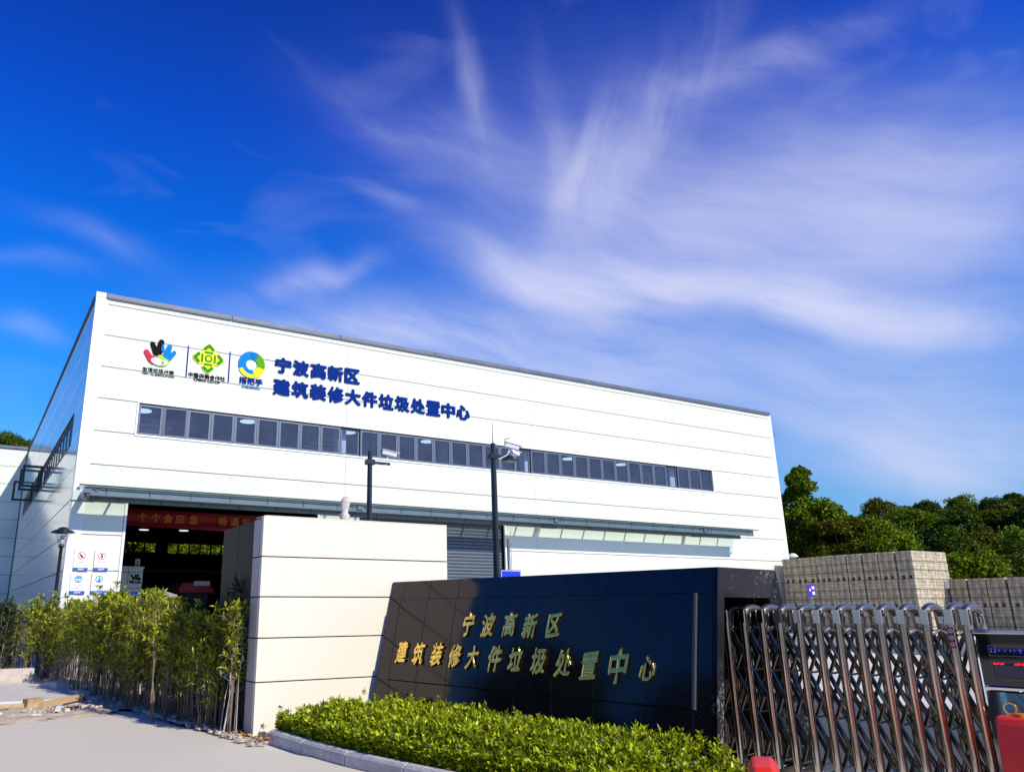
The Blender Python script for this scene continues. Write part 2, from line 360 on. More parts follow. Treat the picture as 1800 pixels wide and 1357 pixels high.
def origin_of(o):
    return Vector(o.get('_org', (0, 0, 0)))
def world_org(o):
    v = Vector((0, 0, 0))
    while o is not None: v += o.location; o = o.parent
    return v
def link_mesh(name, V, F, material, parent=None, smooth=False, stuff=False, bevel=0, kind=None, org=None):
    me = bpy.data.meshes.new(name)
    base = world_org(parent) if parent else (Vector(org) if org is not None else Vector((0, 0, 0)))
    V = np.asarray(V, dtype=float) - np.array(base)
    me.from_pydata(V.tolist(), [], F); me.update()
    me.materials.append(material)
    if smooth:
        me.polygons.foreach_set('use_smooth', [True]*len(me.polygons))
    o = bpy.data.objects.new(name, me); COL.objects.link(o)
    if parent: o.parent = parent
    elif org is not None: o.location = org
    if bevel:
        b = o.modifiers.new('bevel', 'BEVEL'); b.width = bevel; b.segments = 2; b.limit_method = 'ANGLE'
    if stuff: o['kind'] = 'stuff'
    if kind: o['kind'] = kind
    return o
def thing(name, label, cat, loc=(0, 0, 0), group=None):
    o = bpy.data.objects.new(name, None); COL.objects.link(o); o.location = loc; o.empty_display_size = .2
    o['label'] = label; o['category'] = cat
    if group: o['group'] = group
    return o
def tag(o, label, cat, group=None):
    o['label'] = label; o['category'] = cat
    if group: o['group'] = group
    return o
def copy_tree(root, loc, label=None, rz=None, sc=None, group=None):
    r = root.copy(); COL.objects.link(r); r.location = loc
    if rz is not None: r.rotation_euler = (0, 0, rz)
    if sc is not None: r.scale = sc
    if label: r['label'] = label
    if group: r['group'] = group
    for ch in list(root.children):
        c = ch.copy(); COL.objects.link(c); c.parent = r
        for g in list(ch.children):
            d = g.copy(); COL.objects.link(d); d.parent = c
    return r

# text: a glyph string as a solid mesh mapped by F(u, v, w); u,v in em of `size`
_dg = None
def text_geo(body, size, extrude=.01, offset=0, bevel=0, shear=0, res=3):
    cu = bpy.data.curves.new('t', 'FONT'); cu.body = body; cu.size = size; cu.extrude = extrude; cu.offset = offset
    cu.bevel_depth = bevel; cu.bevel_resolution = 1; cu.shear = shear; cu.resolution_u = res
    o = bpy.data.objects.new('t', cu); COL.objects.link(o)
    me = bpy.data.meshes.new_from_object(o.evaluated_get(bpy.context.evaluated_depsgraph_get()))
    V = np.array([v.co[:] for v in me.vertices]) if len(me.vertices) else np.zeros((0, 3)); F = [tuple(p.vertices) for p in me.polygons]
    bpy.data.objects.remove(o); bpy.data.curves.remove(cu); bpy.data.meshes.remove(me)
    return V, F
def embolden(V, Fc, r):
    V2 = []; F2 = []; n = len(V)
    for k in range(9):
        a = k*2*PI/8; d = (0, 0) if k == 8 else (r*math.cos(a), r*math.sin(a))
        F2 += [tuple(i+k*n for i in f) for f in Fc]; V2.append(V+np.array([d[0], d[1], k*.0006]))
    return np.concatenate(V2), F2
def nib(V, Fc, r):
    V2 = []; F2 = []; n = len(V)
    for k in range(5):
        f = (k-2)/2*r; F2 += [tuple(i+k*n for i in q) for q in Fc]; V2.append(V+np.array([f*.55, -f*.85, k*.0006]))
    return np.concatenate(V2), F2
def put_text(name, body, size, F, material, parent, u, v, extrude=.01, offset=0, bevel=0, align='c', sx=1, shear=0, warp=None, w0=0, fit=None, bold=0):
    V, Fc = text_geo(body, size, extrude, offset, bevel, shear)
    if bold < 0: V, Fc = nib(V, Fc, -bold*size); bold = 0
    if bold and len(V): V, Fc = embolden(V, Fc, bold*size)
    if fit and len(V): sx = fit/(V[:, 0].max()-V[:, 0].min())
    if not len(V): return None
    x0, x1 = V[:, 0].min(), V[:, 0].max(); y0, y1 = V[:, 1].min(), V[:, 1].max()
    cx = (x0+x1)/2 if align == 'c' else x0
    P = []
    for a, b, c in V:
        a = (a-cx)*sx; b = b-(y0+y1)/2
        if warp: a, b = warp(a, b)
        P.append(F(u+a, v+b, w0+c+extrude))
    return link_mesh(name, P, Fc, material, parent)

# ================================================================== SETTING
def ground():
    mb = MB(); mb.poly([(-600, -600, -.03), (900, -600, -.03), (900, 900, -.03), (-600, 900, -.03)])
    mb.build('ground', mat('far_ground', (.22, .21, .17), .95, nscale=.05, namt=.3), kind='structure')
    MB().poly([(2.2, -8, -.012), (60, -8, -.012), (60, 30, -.012), (2.2, 30, -.012)]).build('yard', MT['concrete'], kind='structure')
    MB().poly([(-30, 14, -.010), (2.2, 14, -.010), (2.2, 30, -.010), (-30, 30, -.010)]).build('verge', mat('verge_paving', (.26, .235, .20), .9, nscale=1, namt=.15), kind='structure')
    # smooth pale pavement the photographer stands on
    pts = [(-30, 14.0), (.3, 14.25), at_z(0, 1272, 0)[:2], at_z(215, 1250, 0)[:2], at_z(320, 1278, 0)[:2], at_z(420, 1303, 0)[:2], at_z(470, 1318, 0)[:2], (3.86, 9.0), (4.05, 8.0), (4.6, 6.1), (5.0, 4.4), (5.6, 2.6), (6.2, .4), (7.0, -6), (-30, -6)]
    MB().poly([(p[0], p[1], .006) for p in reversed(pts)]).build('pavement', MT['asphalt'], kind='structure')
    MB().poly([(8.15, -8, -.004), (14.6, -8, -.004), (14.6, 10.2, -.004), (8.15, 9.2, -.004)]).build('driveway', mat('asphalt', (.055, .057, .065), .8, nscale=3, namt=.15, bump=.3, bscale=60), kind='structure')
    # soil of the planting bed, gently lumpy
    n = 46; V = []; F = []
    xs = np.linspace(-4, 6.2, 46); ys = np.linspace(10.7, 24.0, 50)
    for j, y in enumerate(ys):
        for i, x in enumerate(xs):
            z = .02 + .05*noise.noise(Vector((x*1.3, y*1.3, 0))) + .03*noise.noise(Vector((x*5, y*5, 3)))
            V.append((x, y, z))
    def inside(x, y):
        pav = (x < 3.4 and y < 14.75+ (x-2.67)*.33 if x < 2.67 else y < 15.0-(x-2.67)*5.1) and y < 15.1
        return not pav and not (x < 2.3 and 17.0 < y < 21.9)
    for j in range(len(ys)-1):
        for i in range(len(xs)-1):
            cx, cy = (xs[i]+xs[i+1])/2, (ys[j]+ys[j+1])/2
            if inside(cx, cy): a = j*len(xs)+i; F.append((a, a+1, a+1+len(xs), a+len(xs)))
    link_mesh('planting_bed', V, F, MT['soil'], smooth=True, kind='structure')
    # concrete slab at the left
    MB().box((-8, 17.15, -.02), (2.3, 21.5, .06)).build('concrete_slab', MT['slab'], kind='structure', bevel=.02)
    # raised yard on which the block stacks stand
    MB().box((30.5, 4, -.02), (60, 40, .55)).build('yard_platform', MT['concrete'], kind='structure')
ground()

# low block kerb behind the slab
t = thing('low_kerb_wall', 'low pinkish concrete kerb wall behind the grey slab at far left', 'kerb', (-2, 21.8, 0))
for k in range(7):
    x1 = 1.75-k*1.02
    MB().box((x1-1.0, 21.6, -.02), (x1, 21.95, .36)).build('kerb_block', MT['kerb_pink'], t, bevel=.015)

# rubble along the edge of the bed
def stone(mb, c, r, seed):
    random.seed(seed); a = random.random()*PI
    i = len(mb.v); k = [random.uniform(.6, 1.2) for _ in range(8)]
    n = 0
    for dz in (-1, 1):
        for (dx, dy) in ((-1, -1), (1, -1), (1, 1), (-1, 1)):
            x, y = dx*r*k[n]*.8, dy*r*k[(n+3) % 8]*.6; n += 1
            mb.v.append((c[0]+x*math.cos(a)-y*math.sin(a), c[1]+x*math.sin(a)+y*math.cos(a), c[2]+dz*r*.42*k[n % 8]))
    for q in ((0, 3, 2, 1), (4, 5, 6, 7), (0, 1, 5, 4), (1, 2, 6, 5), (2, 3, 7, 6), (3, 0, 4, 7)): mb.f.append(tuple(i+v for v in q))
EDGE = [at_z(*p, 0) for p in ((-30, 1268), (60, 1262), (150, 1250), (215, 1243), (270, 1258), (330, 1277), (400, 1296), (440, 1310), (470, 1316))]
mb = MB(); sd = 0
for k in range(len(EDGE)-1):
    a, b = EDGE[k], EDGE[k+1]
    cnt = int((b-a).length*70)
    for _ in range(cnt):
        sd += 1; random.seed(sd*13); f = random.random(); p = a.lerp(b, f)
        back = abs(random.gauss(0, .55)) if k < 4 else abs(random.gauss(0, .22))
        q = p + Vector((random.uniform(-.1, .1), back+.06, 0)); r_ = random.uniform(.008, .045)*(1.6 if random.random() > .93 else 1)
        stone(mb, (q.x, q.y, .03+r_*.3), r_, sd)
mb.build('rubble', MT['rubble'], stuff=True)
o = bpy.data.objects['rubble']; tag(o, 'pale rubble and dry soil crumbs along the edge of the planting bed', 'rubble')
# dead leaves under the shrubs
V = []; F = []
random.seed(4)
for _ in range(2600):
    f = random.random(); k = random.randrange(3, 8); p = EDGE[k].lerp(EDGE[k+1], random.random()) if k+1 < len(EDGE) else EDGE[k]
    x = p.x+random.uniform(0, .9); y = p.y+random.uniform(.1, 2.2); a = random.random()*6.28; l = .035
    i = len(V); z = .07
    for da, r_ in ((0, l), (1.57, l*.45), (3.14, l), (4.71, l*.45)):
        V.append((x+math.cos(a+da)*r_, y+math.sin(a+da)*r_, z+random.uniform(-.02, .02)))
    F.append((i, i+1, i+2, i+3))
tag(link_mesh('leaf_litter', V, F, mat('dead_leaf', (.34, .17, .06), .8, island=.4), stuff=True), 'brown dead leaves scattered on the soil under the shrubs', 'leaves')

def bar(name, a, b, w, h, material, label, cat, group=None):
    a, b = Vector(a), Vector(b); d = (b-a); ln = d.length; d.normalize(); s_ = Vector((-d.y, d.x, 0)); org = (a.x, a.y, a.z)
    F = lambda x, y, z: a + d*x + s_*y + Vector((0, 0, z))
    m_ = MB().box((0, -w/2, 0), (ln, w/2, h), F)
    o = link_mesh(name, m_.v, m_.f, material, bevel=.006, org=org); return tag(o, label, cat, group)
bar('timber_plank', at_z(72, 1245, .03), at_z(142, 1229, .05), .09, .10, MT['wood'], 'long pale timber plank on the rubble in front of the grey slab', 'plank')
bar('timber_plank', at_z(-30, 1246, .03), at_z(42, 1243, .03), .08, .06, MT['wood'], 'thin timber plank at the left edge in front of the slab', 'plank')
bar('broken_brick', at_z(43, 1243, .02), at_z(72, 1240, .02), .18, .14, MT['brickm'], 'brown broken brick lying between the two timber planks', 'brick')
bar('concrete_block', at_z(84, 1210, .02), at_z(107, 1212, .04), .22, .14, MT['kerbm'], 'grey concrete block tipped on the slab edge by the shrubs', 'block')
bar('concrete_offcut', at_z(128, 1220, .02), at_z(147, 1223, .04), .20, .09, MT['kerbm'], 'small flat concrete offcut beside the end of the long plank', 'block')
bar('paper_scrap', at_z(100, 1250, .05), at_z(106, 1238, .08), .09, .012, MT['white'], 'narrow white scrap standing on the rubble below the plank', 'scrap')
bar('paper_scrap', at_z(54, 1257, .05), at_z(74, 1256, .05), .10, .012, MT['white'], 'flat white scrap lying on the rubble near the pavement', 'scrap')

# ------------------------------------------------------------------ hill
def hill_h(x, y):
    s = math.hypot(x, y); b = math.degrees(math.atan2(x, y))
    amp = np.interp(b, [-60, -5, 3, 12, 30, 52, 60, 66, 69, 80, 120], [4, 23, 24.6, 21, 17, 11.0, 11.6, 12.4, 12.6, 13, 6])
    s0 = np.interp(b, [-60, 0, 14, 40, 52, 80, 120], [70, 72, 82, 90, 52, 44, 60]); s1 = np.interp(b, [-60, 0, 14, 40, 52, 80, 120], [130, 135, 135, 135, 135, 135, 130])
    k = min(max((s-s0)/(s1-s0), 0), 1.25); k = k if k < 1 else 1+(k-1)*.15
    return amp*k**1.15 + (.7*noise.noise(Vector((x*.05, y*.05, 0))) if k > 0 else 0) - .2
def hill():
    V = []; F = []; bs = np.linspace(-60, 120, 91); ss = np.linspace(40, 190, 42)
    for b in bs:
        for s in ss:
            x, y = s*math.sin(R(b)), s*math.cos(R(b)); V.append((x, y, hill_h(x, y)-(2.0 if s < 60 else 0)))
    n = len(ss)
    for i in range(len(bs)-1):
        for j in range(n-1): F.append((i*n+j, i*n+j+1, (i+1)*n+j+1, (i+1)*n+j))
    link_mesh('hill', V, F, MT['hill'], smooth=True, kind='structure')
hill()

# ================================================================== FACTORY HALL
FX0, FX1, FY, FYB, ZT = 2.4, 34.3, 24.31, 76.0, 11.12
ROWS = [1.74, 2.76, 3.77, 4.79, 5.80, 6.81, 7.81, 8.80, 9.80, 10.80, 11.0]
hall = thing('factory_hall', 'large white panel-clad industrial hall with blue lettering and a strip of windows', 'building', (FX0, FY, 0))

def cut(ranges, holes):
    out = []
    for a, b in ranges:
        segs = [(a, b)]
        for h0, h1 in holes:
            ns = []
            for s0, s1 in segs:
                if h1 <= s0 or h0 >= s1: ns.append((s0, s1)); continue
                if h0 > s0+.02: ns.append((s0, h0))
                if h1 < s1-.02: ns.append((h1, s1))
            segs = ns
        out += segs
    return out
COLX = [2.72, 10.91, 19.11, 27.29, 34.06]
WX0, WX1 = 3.95, 29.50
D1 = (3.92, 9.94, 4.79); D2 = (11.46, 17.55, 4.79)
def panel_slab(F, u0, u1, v0, v1, name='panel', parent=hall):
    g = .009; c = .010; mb = MB(); gu = .0025
    u0 += gu; u1 -= gu; v0 += g; v1 -= g
    # chamfered face: joints read as grooves
    A = [(u0, v0), (u1, v0), (u1, v1), (u0, v1)]; B = [(u0+.004, v0+c), (u1-.004, v0+c), (u1-.004, v1-c), (u0+.004, v1-c)]
    i = 0; mb.v = [tuple(F(u, v, .06)) for u, v in A]+[tuple(F(u, v, .012)) for u, v in A]+[tuple(F(u, v, 0)) for u, v in B]
    mb.f = [(8, 9, 10, 11)] + [(k, (k+1) % 4, 4+(k+1) % 4, 4+k) for k in range(4)] + [(4+k, 4+(k+1) % 4, 8+(k+1) % 4, 8+k) for k in range(4)]
    return mb.build(name, MT['panel'], parent)
FF = lambda u, v, w: (u, FY+w, v)              # front: w into the building
FS = lambda u, v, w: (FX0+w, u, v)             # left side
for r_ in range(10):
    z0, z1 = ROWS[r_], ROWS[r_+1]
    holes = []
    if r_ == 5: holes = [(WX0-.05, WX1+.05)]
    if z1 <= 4.80: holes = [(D1[0]-.08, D1[1]+.08), (D2[0]-.08, D2[1]+.08)]
    for a, b in cut([(COLX[k], COLX[k+1]) for k in range(4)], holes): panel_slab(FF, a, b, z0, z1)
# left side wall
SWY0, SWY1 = 27.0, 50.2
SCOL = [FY+.06, 32.4, 40.6, 48.8, 57.0, 65.2, FYB]
for r_ in range(10):
    z0, z1 = ROWS[r_], ROWS[r_+1]
    holes = [(SWY0, SWY1)] if r_ == 5 else []
    for a, b in cut([(SCOL[k], SCOL[k+1]) for k in range(6)], holes): panel_slab(FS, a, b, z0, z1)
# backing walls, roof, floor line
def grid_wall(mb, F, u0, u1, v0, v1, holes, w0, w1):
    us = sorted({u0, u1, *[h[0] for h in holes], *[h[1] for h in holes]}); vs = sorted({v0, v1, *[h[2] for h in holes], *[h[3] for h in holes]})
    for i in range(len(us)-1):
        for j in range(len(vs)-1):
            cu, cv = (us[i]+us[i+1])/2, (vs[j]+vs[j+1])/2
            if any(h[0] < cu < h[1] and h[2] < cv < h[3] for h in holes): continue
            mb.box((us[i], w0, vs[j]), (us[i+1], w1, vs[j+1]), lambda x, y, z: F(x, z, y))
mb = MB()
grid_wall(mb, FF, FX0+.10, FX1-.05, 0, 10.95, [(WX0, WX1, ROWS[5], ROWS[6]), (D1[0], D1[1], -.1, D1[2]), (D2[0], D2[1], -.1, D2[2])], .062, .20)
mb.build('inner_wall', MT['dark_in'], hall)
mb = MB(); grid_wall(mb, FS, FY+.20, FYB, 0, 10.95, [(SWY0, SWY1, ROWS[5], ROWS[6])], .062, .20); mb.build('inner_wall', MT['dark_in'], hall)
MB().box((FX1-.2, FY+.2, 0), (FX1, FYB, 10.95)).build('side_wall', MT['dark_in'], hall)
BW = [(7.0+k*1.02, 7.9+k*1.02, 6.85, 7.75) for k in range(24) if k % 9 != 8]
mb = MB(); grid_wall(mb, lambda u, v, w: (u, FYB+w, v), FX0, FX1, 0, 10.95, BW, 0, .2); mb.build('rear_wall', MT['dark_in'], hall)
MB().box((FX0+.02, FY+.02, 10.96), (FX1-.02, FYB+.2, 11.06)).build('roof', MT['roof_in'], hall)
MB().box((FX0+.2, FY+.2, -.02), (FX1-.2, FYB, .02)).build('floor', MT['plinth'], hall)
for k in range(10):
    y = 29+k*5; MB().box((FX0+.3, y, 10.2), (FX1-.3, y+.3, 10.9)).build('roof_beam', MT['roof_in'], hall)
# plinth
for a, b in cut([(FX0, FX1)], [(D1[0], D1[1]), (D2[0], D2[1])]):
    MB().box((a, FY+.0, 0), (b, FY+.06, 1.70)).build('plinth', MT['plinth'], hall)
    MB().box((a, FY-.03, 1.66), (b, FY+.05, 1.735)).build('drip_flashing', MT['panel_trim'], hall)
MB().box((FX0, FY+.1, 0), (FX0+.06, FYB, 1.70)).build('plinth', MT['plinth'], hall)
# corner trims and coping
mb = MB(); mb.box((FX0-.012, FY-.012, 1.74), (2.742, FY-.003, 11.0)); mb.box((FX0-.012, FY-.003, 1.74), (2.72, FY+.06, 11.0)); mb.box((FX0-.012, FY+.06, 1.74), (FX0+.03, FY+.30, 11.0)); mb.build('corner_trim', MT['panel_trim'], hall)
MB().box((34.045, FY-.012, 1.74), (FX1+.01, FY+.2, 11.0)).build('corner_trim', MT['panel_trim'], hall)
for k in range(8):
    a = FX0+.28+k*(FX1-.35-FX0)/8; b = FX0+.28+(k+1)*(FX1-.35-FX0)/8
    mb = MB(); mb.box((a+.006, FY-.06, 11.005), (b-.006, FY+.5, 11.14)); mb.box((a+.006, FY-.06, 10.97), (b-.006, FY-.045, 11.0049)); mb.build('coping', MT['coping'], hall, bevel=.01)
MB().box((FX0-.02, FY-.03, 11.0), (FX0+.27, FY+.3, 11.15)).build('corner_cap', MT['panel_trim'], hall)
for k in range(6): MB().box((FX0-.04, FY+.31+k*8.6, 11.0), (FX0+.4, FY+.31+(k+1)*8.6-.01, 11.13)).build('coping', MT['coping'], hall)

# ---- window strip: 34 sashes
fr = MB()
fr.box((WX0-.05, FY-.03, ROWS[5]-.05), (WX1+.05, FY+.14, ROWS[5]+.0)); sill = fr.build('window_sill', MT['panel_trim'], hall)
fr = MB(); fr.box((WX0-.04, FY-.01, ROWS[6]-.005), (WX1+.04, FY+.14, ROWS[6]+.03)); fr.box((WX0-.045, FY-.02, ROWS[5]), (WX0, FY+.14, ROWS[6]-.006)); fr.box((WX1, FY-.02, ROWS[5]), (WX1+.045, FY+.14, ROWS[6]-.006))
fr.build('window_surround', MT['panel_trim'], hall)
PW = (WX1-WX0)/34
zb, zt = ROWS[5]+.005, ROWS[6]-.05
def sash(u0, u1, yoff, opened=None, name='window'):
    """frame of four bars with its pane; opened: hinge angle about a vertical side"""
    b = .075
    def F(x, y, z):
        if opened is None: return (x, FY+yoff+y, z)
        a = opened; return (u0+(x-u0)*math.cos(a)-y*math.sin(a), FY+yoff-(x-u0)*math.sin(a)+y*math.cos(a), z)
    mb = MB()
    mb.box((u0+.006, 0, zb), (u0+b, .05, zt), F); mb.box((u1-b, 0, zb), (u1-.006, .05, zt), F)
    mb.box((u0+b, 0, zb), (u1-b, .05, zb+b*.9), F); mb.box((u0+b, 0, zt-b*.75), (u1-b, .05, zt), F)
    w = mb.build(name, MT['frame'], hall)
    MB().box((u0+b, .02, zb+b*.9), (u1-b, .026, zt-b*.75), F).build('pane', MT['glass'], w)
    return w
for k in range(34):
    u0 = WX0+k*PW; u1 = u0+PW
    if k in (9, 19, 30, 33):       # sliding sashes set further back
        sash(u0, u1, .085)
    elif k == 1: sash(u0, u1, .03, opened=.10)
    elif k == 30-1: sash(u0, u1, .03, opened=.06)
    else: sash(u0, u1, .03)
fr = MB(); fr.box((WX0, FY+.03, ROWS[6]-.05), (WX1, FY+.135, ROWS[6]-.006))
for k in (9, 10, 20, 30, 31): fr.box((WX0+k*PW-.03, FY+.083, zb), (WX0+k*PW+.03, FY+.136, zt))
fr.build('window_head', MT['joint'], hall)
# interior pieces seen through the glass
for x in (10.95, 19.15, 27.35): MB().box((x-.16, FY+.45, 0), (x+.16, FY+.8, 10.1)).build('column', MT['col_in'], hall)
mb = MB(); mb.box((FX0+.3, FY+.5, 0), (FX0+.7, FY+.9, 10.1)); mb.build('column', MT['col_in'], hall)
random.seed(2)
for x in (3.9, 9.6, 17.6, 25.6):
    for k in range(5):
        l = 1.6-.22*k if x > 4 else 1.1+.1*k
        MB().box((x+(1.5-l if x > 4 else 0), FY+1.5, 6.9+k*.17), (x+1.55 if x > 4 else x+l, FY+1.54, 7.02+k*.17)).build('pale_board', MT['slat'], hall)  # pale boards placed where stripes show behind the panes
# high-bay lamps inside
def lamp(x, y, z, g=True):
    t = thing('bay_lamp', 'x', 'ceiling lamp', (x, y, z)); 
    MB().lathe((x, y, z), [(.05, .5), (.08, .3), (.32, .12), (.36, .02)], 14).build('shade', MT['col_in'], t, smooth=True)
    MB().lathe((x, y, z-.02), [(.33, 0), (.33, .03)], 14).build('diffuser', MT['lamp_on'], t)
    MB().tube([(x, y, z+.5), (x, y, 10.2)], .02, 5).build('rod', MT['joint'], t)
    return t
lamps = []
for (px, py, Y, lab) in ((253, 931, 0, 'lit round hall lamp high inside the open doorway, on the left'), (323, 932.5, 0, 'lit round hall lamp high inside the open doorway, right of the other'),
                         (251, 722, 30, 'round lamp behind the leftmost pane of the strip window'), (436, 741, 30, 'round lamp behind the strip window below the rightmost of the three emblems'),
                         (752, 776, 30, 'round lamp behind the strip window between the two camera poles'), (612, 760, 30, 'round lamp beside the white column in the strip window'),
                         (1000, 806.5, 30, 'round lamp behind the right half of the strip window, left of two'), (1091.5, 816.5, 30, 'round lamp behind the right half of the strip window, right of two')):
    if Y == 0:
        p = at_y(px, py, 58.0)
    else: p = at_y(px, py, 30.6)
    l = lamp(p.x, p.y, p.z); l['label'] = lab; l['group'] = 'round lamps inside the hall'

# ---- door frames, roller shutter
def door_trim(d):
    mb = MB(); mb.box((d[0]-.075, FY-.02, 0), (d[0], FY+.2, d[2])); mb.box((d[1], FY-.02, 0), (d[1]+.075, FY+.2, d[2])); mb.box((d[0]-.075, FY-.022, d[2]), (d[1]+.075, FY+.2, d[2]+.10))
    mb.build('door_frame', MT['panel_trim'], hall, bevel=.004)
door_trim(D1); door_trim(D2)
sh = MB(); nsl = 40
zz = np.linspace(0, D2[2], nsl+1)
slats = MB().box((D2[0], FY+.14, 4.60), (D2[1], FY+.22, 4.79)).build('roller_shutter', MT['shutter'], hall)
for k in range(nsl):
    a, b = zz[k], zz[k+1]-.006; 
    if a > 4.6: continue
    prof = [(a, 0), (a+.012, -.022), ((a+b)/2, -.03), (b-.012, -.022), (b, 0)]
    mb = MB(); i = 0
    for x in (D2[0]+.01, D2[1]-.01): mb.v += [(x, FY+.19+w, z) for z, w in prof]
    mb.f = [(j, j+1, 6+j, 5+j) for j in range(4)]+[(4, 0, 5, 9)]; mb.f = [tuple(q) for q in mb.f]
    mb.build('slat', MT['shutter'], slats)
MB().box((D2[0]-.0, FY+.215, 0), (D2[1], FY+.22, 4.79)).build('shutter_back', MT['joint'], hall)

# ---- canopy: steel channels under glass
CD = 1.15
can = MB(); yo = FY-CD; cx0, cx1 = 2.62, 30.45
can.box((cx0, yo+.03, 4.765), (cx1, yo+.06, 4.965)); can.box((cx0, yo, 4.74), (cx1, yo+.16, 4.764)); can.box((cx0, yo, 4.966), (cx1, yo+.30, 4.99))
canopy = can.build('canopy', MT['steel_paint'], hall)
MB().box((cx0, FY-.14, 4.80), (cx1, FY-.015, 4.98)).build('wall_channel', MT['steel_paint'], canopy)
MB().box((cx0+.12, yo+.34, 4.62), (cx1-.5, yo+.42, 4.76)).build('purlin', MT['steel_paint'], canopy)
for k in range(24): MB().box((cx0+.9+k*1.17, yo+.335, 4.622), (cx0+.92+k*1.17, yo+.339, 4.758)).build('joint_line', MT['joint'], canopy)
MB().box((cx0, yo+.06, 4.70), (cx0+.06, FY-.14, 4.98)).build('end_beam', MT['steel_paint'], canopy)
npan = 25; gw = (cx1-cx0+.45)/npan
for k in range(npan):
    a = cx0-.22+k*gw
    MB().box((a+.012, yo-.10, 5.0), (a+gw-.012, FY-.02, 5.012)).build('glass_panel', MT['cglass'], canopy)
    if 0 < k: MB().box((a-.03, yo+.05, 4.955), (a+.03, FY-.15, 4.998)).build('glazing_bar', MT['steel_paint'], canopy)
mb = MB(); mb.box((cx0-.22, yo-.112, 4.985), (cx1+.23, yo-.098, 5.018)); mb.build('edge_strip', MT['joint'], canopy)
for x in (cx0+.02, 10.95, 19.15, 27.3):
    mb = MB(); mb.box((x-.06, yo+.15, 4.72), (x+.06, FY, 4.93)); mb.box((x-.28, yo-.006, 4.86), (x-.2, yo, 4.94)); mb.box((x+.2, yo-.006, 4.86), (x+.28, yo, 4.94)); mb.box((x-.1, yo-.02, 4.80), (x+.1, yo-.001, 4.96)); mb.box((x-.35, yo+.3, 4.60), (x+.25, yo+.5, 4.63)); mb.build('bracket', MT['frame'], canopy)
for k in range(24):
    MB().box((cx0+.5+k*1.17, yo+.026, 4.766), (cx0+.52+k*1.17, yo+.029, 4.964)).build('joint_line', MT['joint'], canopy)

# ---- lettering on the front
ROW1, ROW2 = '宁波高新区', '建筑装修大件垃圾处置中心'
FL = lambda u, v, w: (u, FY-.012-w, v)
def heavy(body, x0, x1, zlo, zhi):
    n = len(body); pitch = (x1-x0)/n
    for i, ch in enumerate(body):
        V, Fc = text_geo(ch, 1.0, .02, 0); V, Fc = embolden(V, Fc, .048)
        a0, a1, b0, b1 = V[:, 0].min(), V[:, 0].max(), V[:, 1].min(), V[:, 1].max()
        cx = x0+(i+.5)*pitch; wd = pitch*.93
        P = [FL(cx+((a-(a0+a1)/2)/(a1-a0))*wd, zlo+(b-b0)/(b1-b0)*(zhi-zlo), c*.8+.016) for a, b, c in V]
        link_mesh('letter', P, Fc, MT['blue_letter'], hall)
heavy(ROW1, 8.17, 11.40, 9.40, 9.96)
heavy(ROW2, 8.14, 16.10, 8.62, 9.20)

def WP(px, py): p = at_y(px, py, FY); return p.x, p.z
def shape(name, pts, material, parent, d0=0.0, d1=.02, F=FL):
    # counter-clockwise outline in (u, v)
    A = sum(pts[i][0]*pts[(i+1) % len(pts)][1]-pts[(i+1) % len(pts)][0]*pts[i][1] for i in range(len(pts)))
    if A < 0: pts = pts[::-1]
    mb = MB(); mb.prism(pts, F, d0, d1); return mb.build(name, material, parent)
def capsule(p0, p1, r0, r1, n=8):
    p0, p1 = np.array(p0), np.array(p1); a = math.atan2(*(p1-p0)[::-1])
    P = [(p0[0]+r0*math.cos(a+PI/2+PI*k/n), p0[1]+r0*math.sin(a+PI/2+PI*k/n)) for k in range(n+1)]
    P += [(p1[0]+r1*math.cos(a-PI/2+PI*k/n), p1[1]+r1*math.sin(a-PI/2+PI*k/n)) for k in range(n+1)]
    return P
def ell(c, a, b, rot=0, n=20, t0=0, t1=2*PI):
    m_ = n if abs(t1-t0-2*PI) > 1e-6 else n-1
    return [(c[0]+a*math.cos(t)*math.cos(rot)-b*math.sin(t)*math.sin(rot), c[1]+a*math.cos(t)*math.sin(rot)+b*math.sin(t)*math.cos(rot)) for t in (t0+(t1-t0)*k/n for k in range(m_+1))]
# emblem 1: many-coloured hand. zoomed crop pixel -> wall
Z1 = lambda x, y: WP(220+x/5.625, 570+y/5.625)
W1 = lambda x0, x1: Z1(x1, 500)[0]-Z1(x0, 500)[0]
def zc(p0, p1, r0, r1, m, d=.02):
    a, b = Z1(*p0), Z1(*p1); k = 1/5.625/56.0*1.0*.98
    shape('emblem_hand', capsule(a, b, r0*k*1.16, r1*k*1.16), m, hall, 0, d)
zc((210, 275), (250, 345), 23, 26, MT['redp'], .020)
zc((240, 320), (300, 350), 20, 20, MT['redp'], .022)
zc((250, 345), (275, 375), 27, 22, MT['redp'], .024)
zc((270, 195), (305, 280), 19, 28, MT['black'], .026)
zc((358, 180), (330, 285), 24, 30, MT['black'], .028)
zc((438, 228), (400, 320), 22, 30, MT['cyan'], .030)
zc((482, 288), (428, 340), 19, 24, MT['cyan'], .032)
zc((373, 210), (372, 260), 9, 14, MT['cyan'], .033)
shape('emblem_hand', [Z1(*p) for p in ((318, 312), (355, 305), (385, 335), (430, 362), (432, 385), (410, 408), (375, 420), (300, 408), (290, 385), (300, 350), (318, 335))], MT['lgreen'], hall, 0, .034)
shape('emblem_hand', ell(Z1(316, 372), .20, .11, -.2), MT['white'], hall, .0, .037)
shape('emblem_hand', ell(Z1(387, 384), .085, .075, .3), MT['white'], hall, .0, .037)
shape('emblem_hand', [Z1(*p) for p in ((352, 372), (368, 372), (362, 420), (352, 416))], MT['lgreen'], hall, 0, .040)
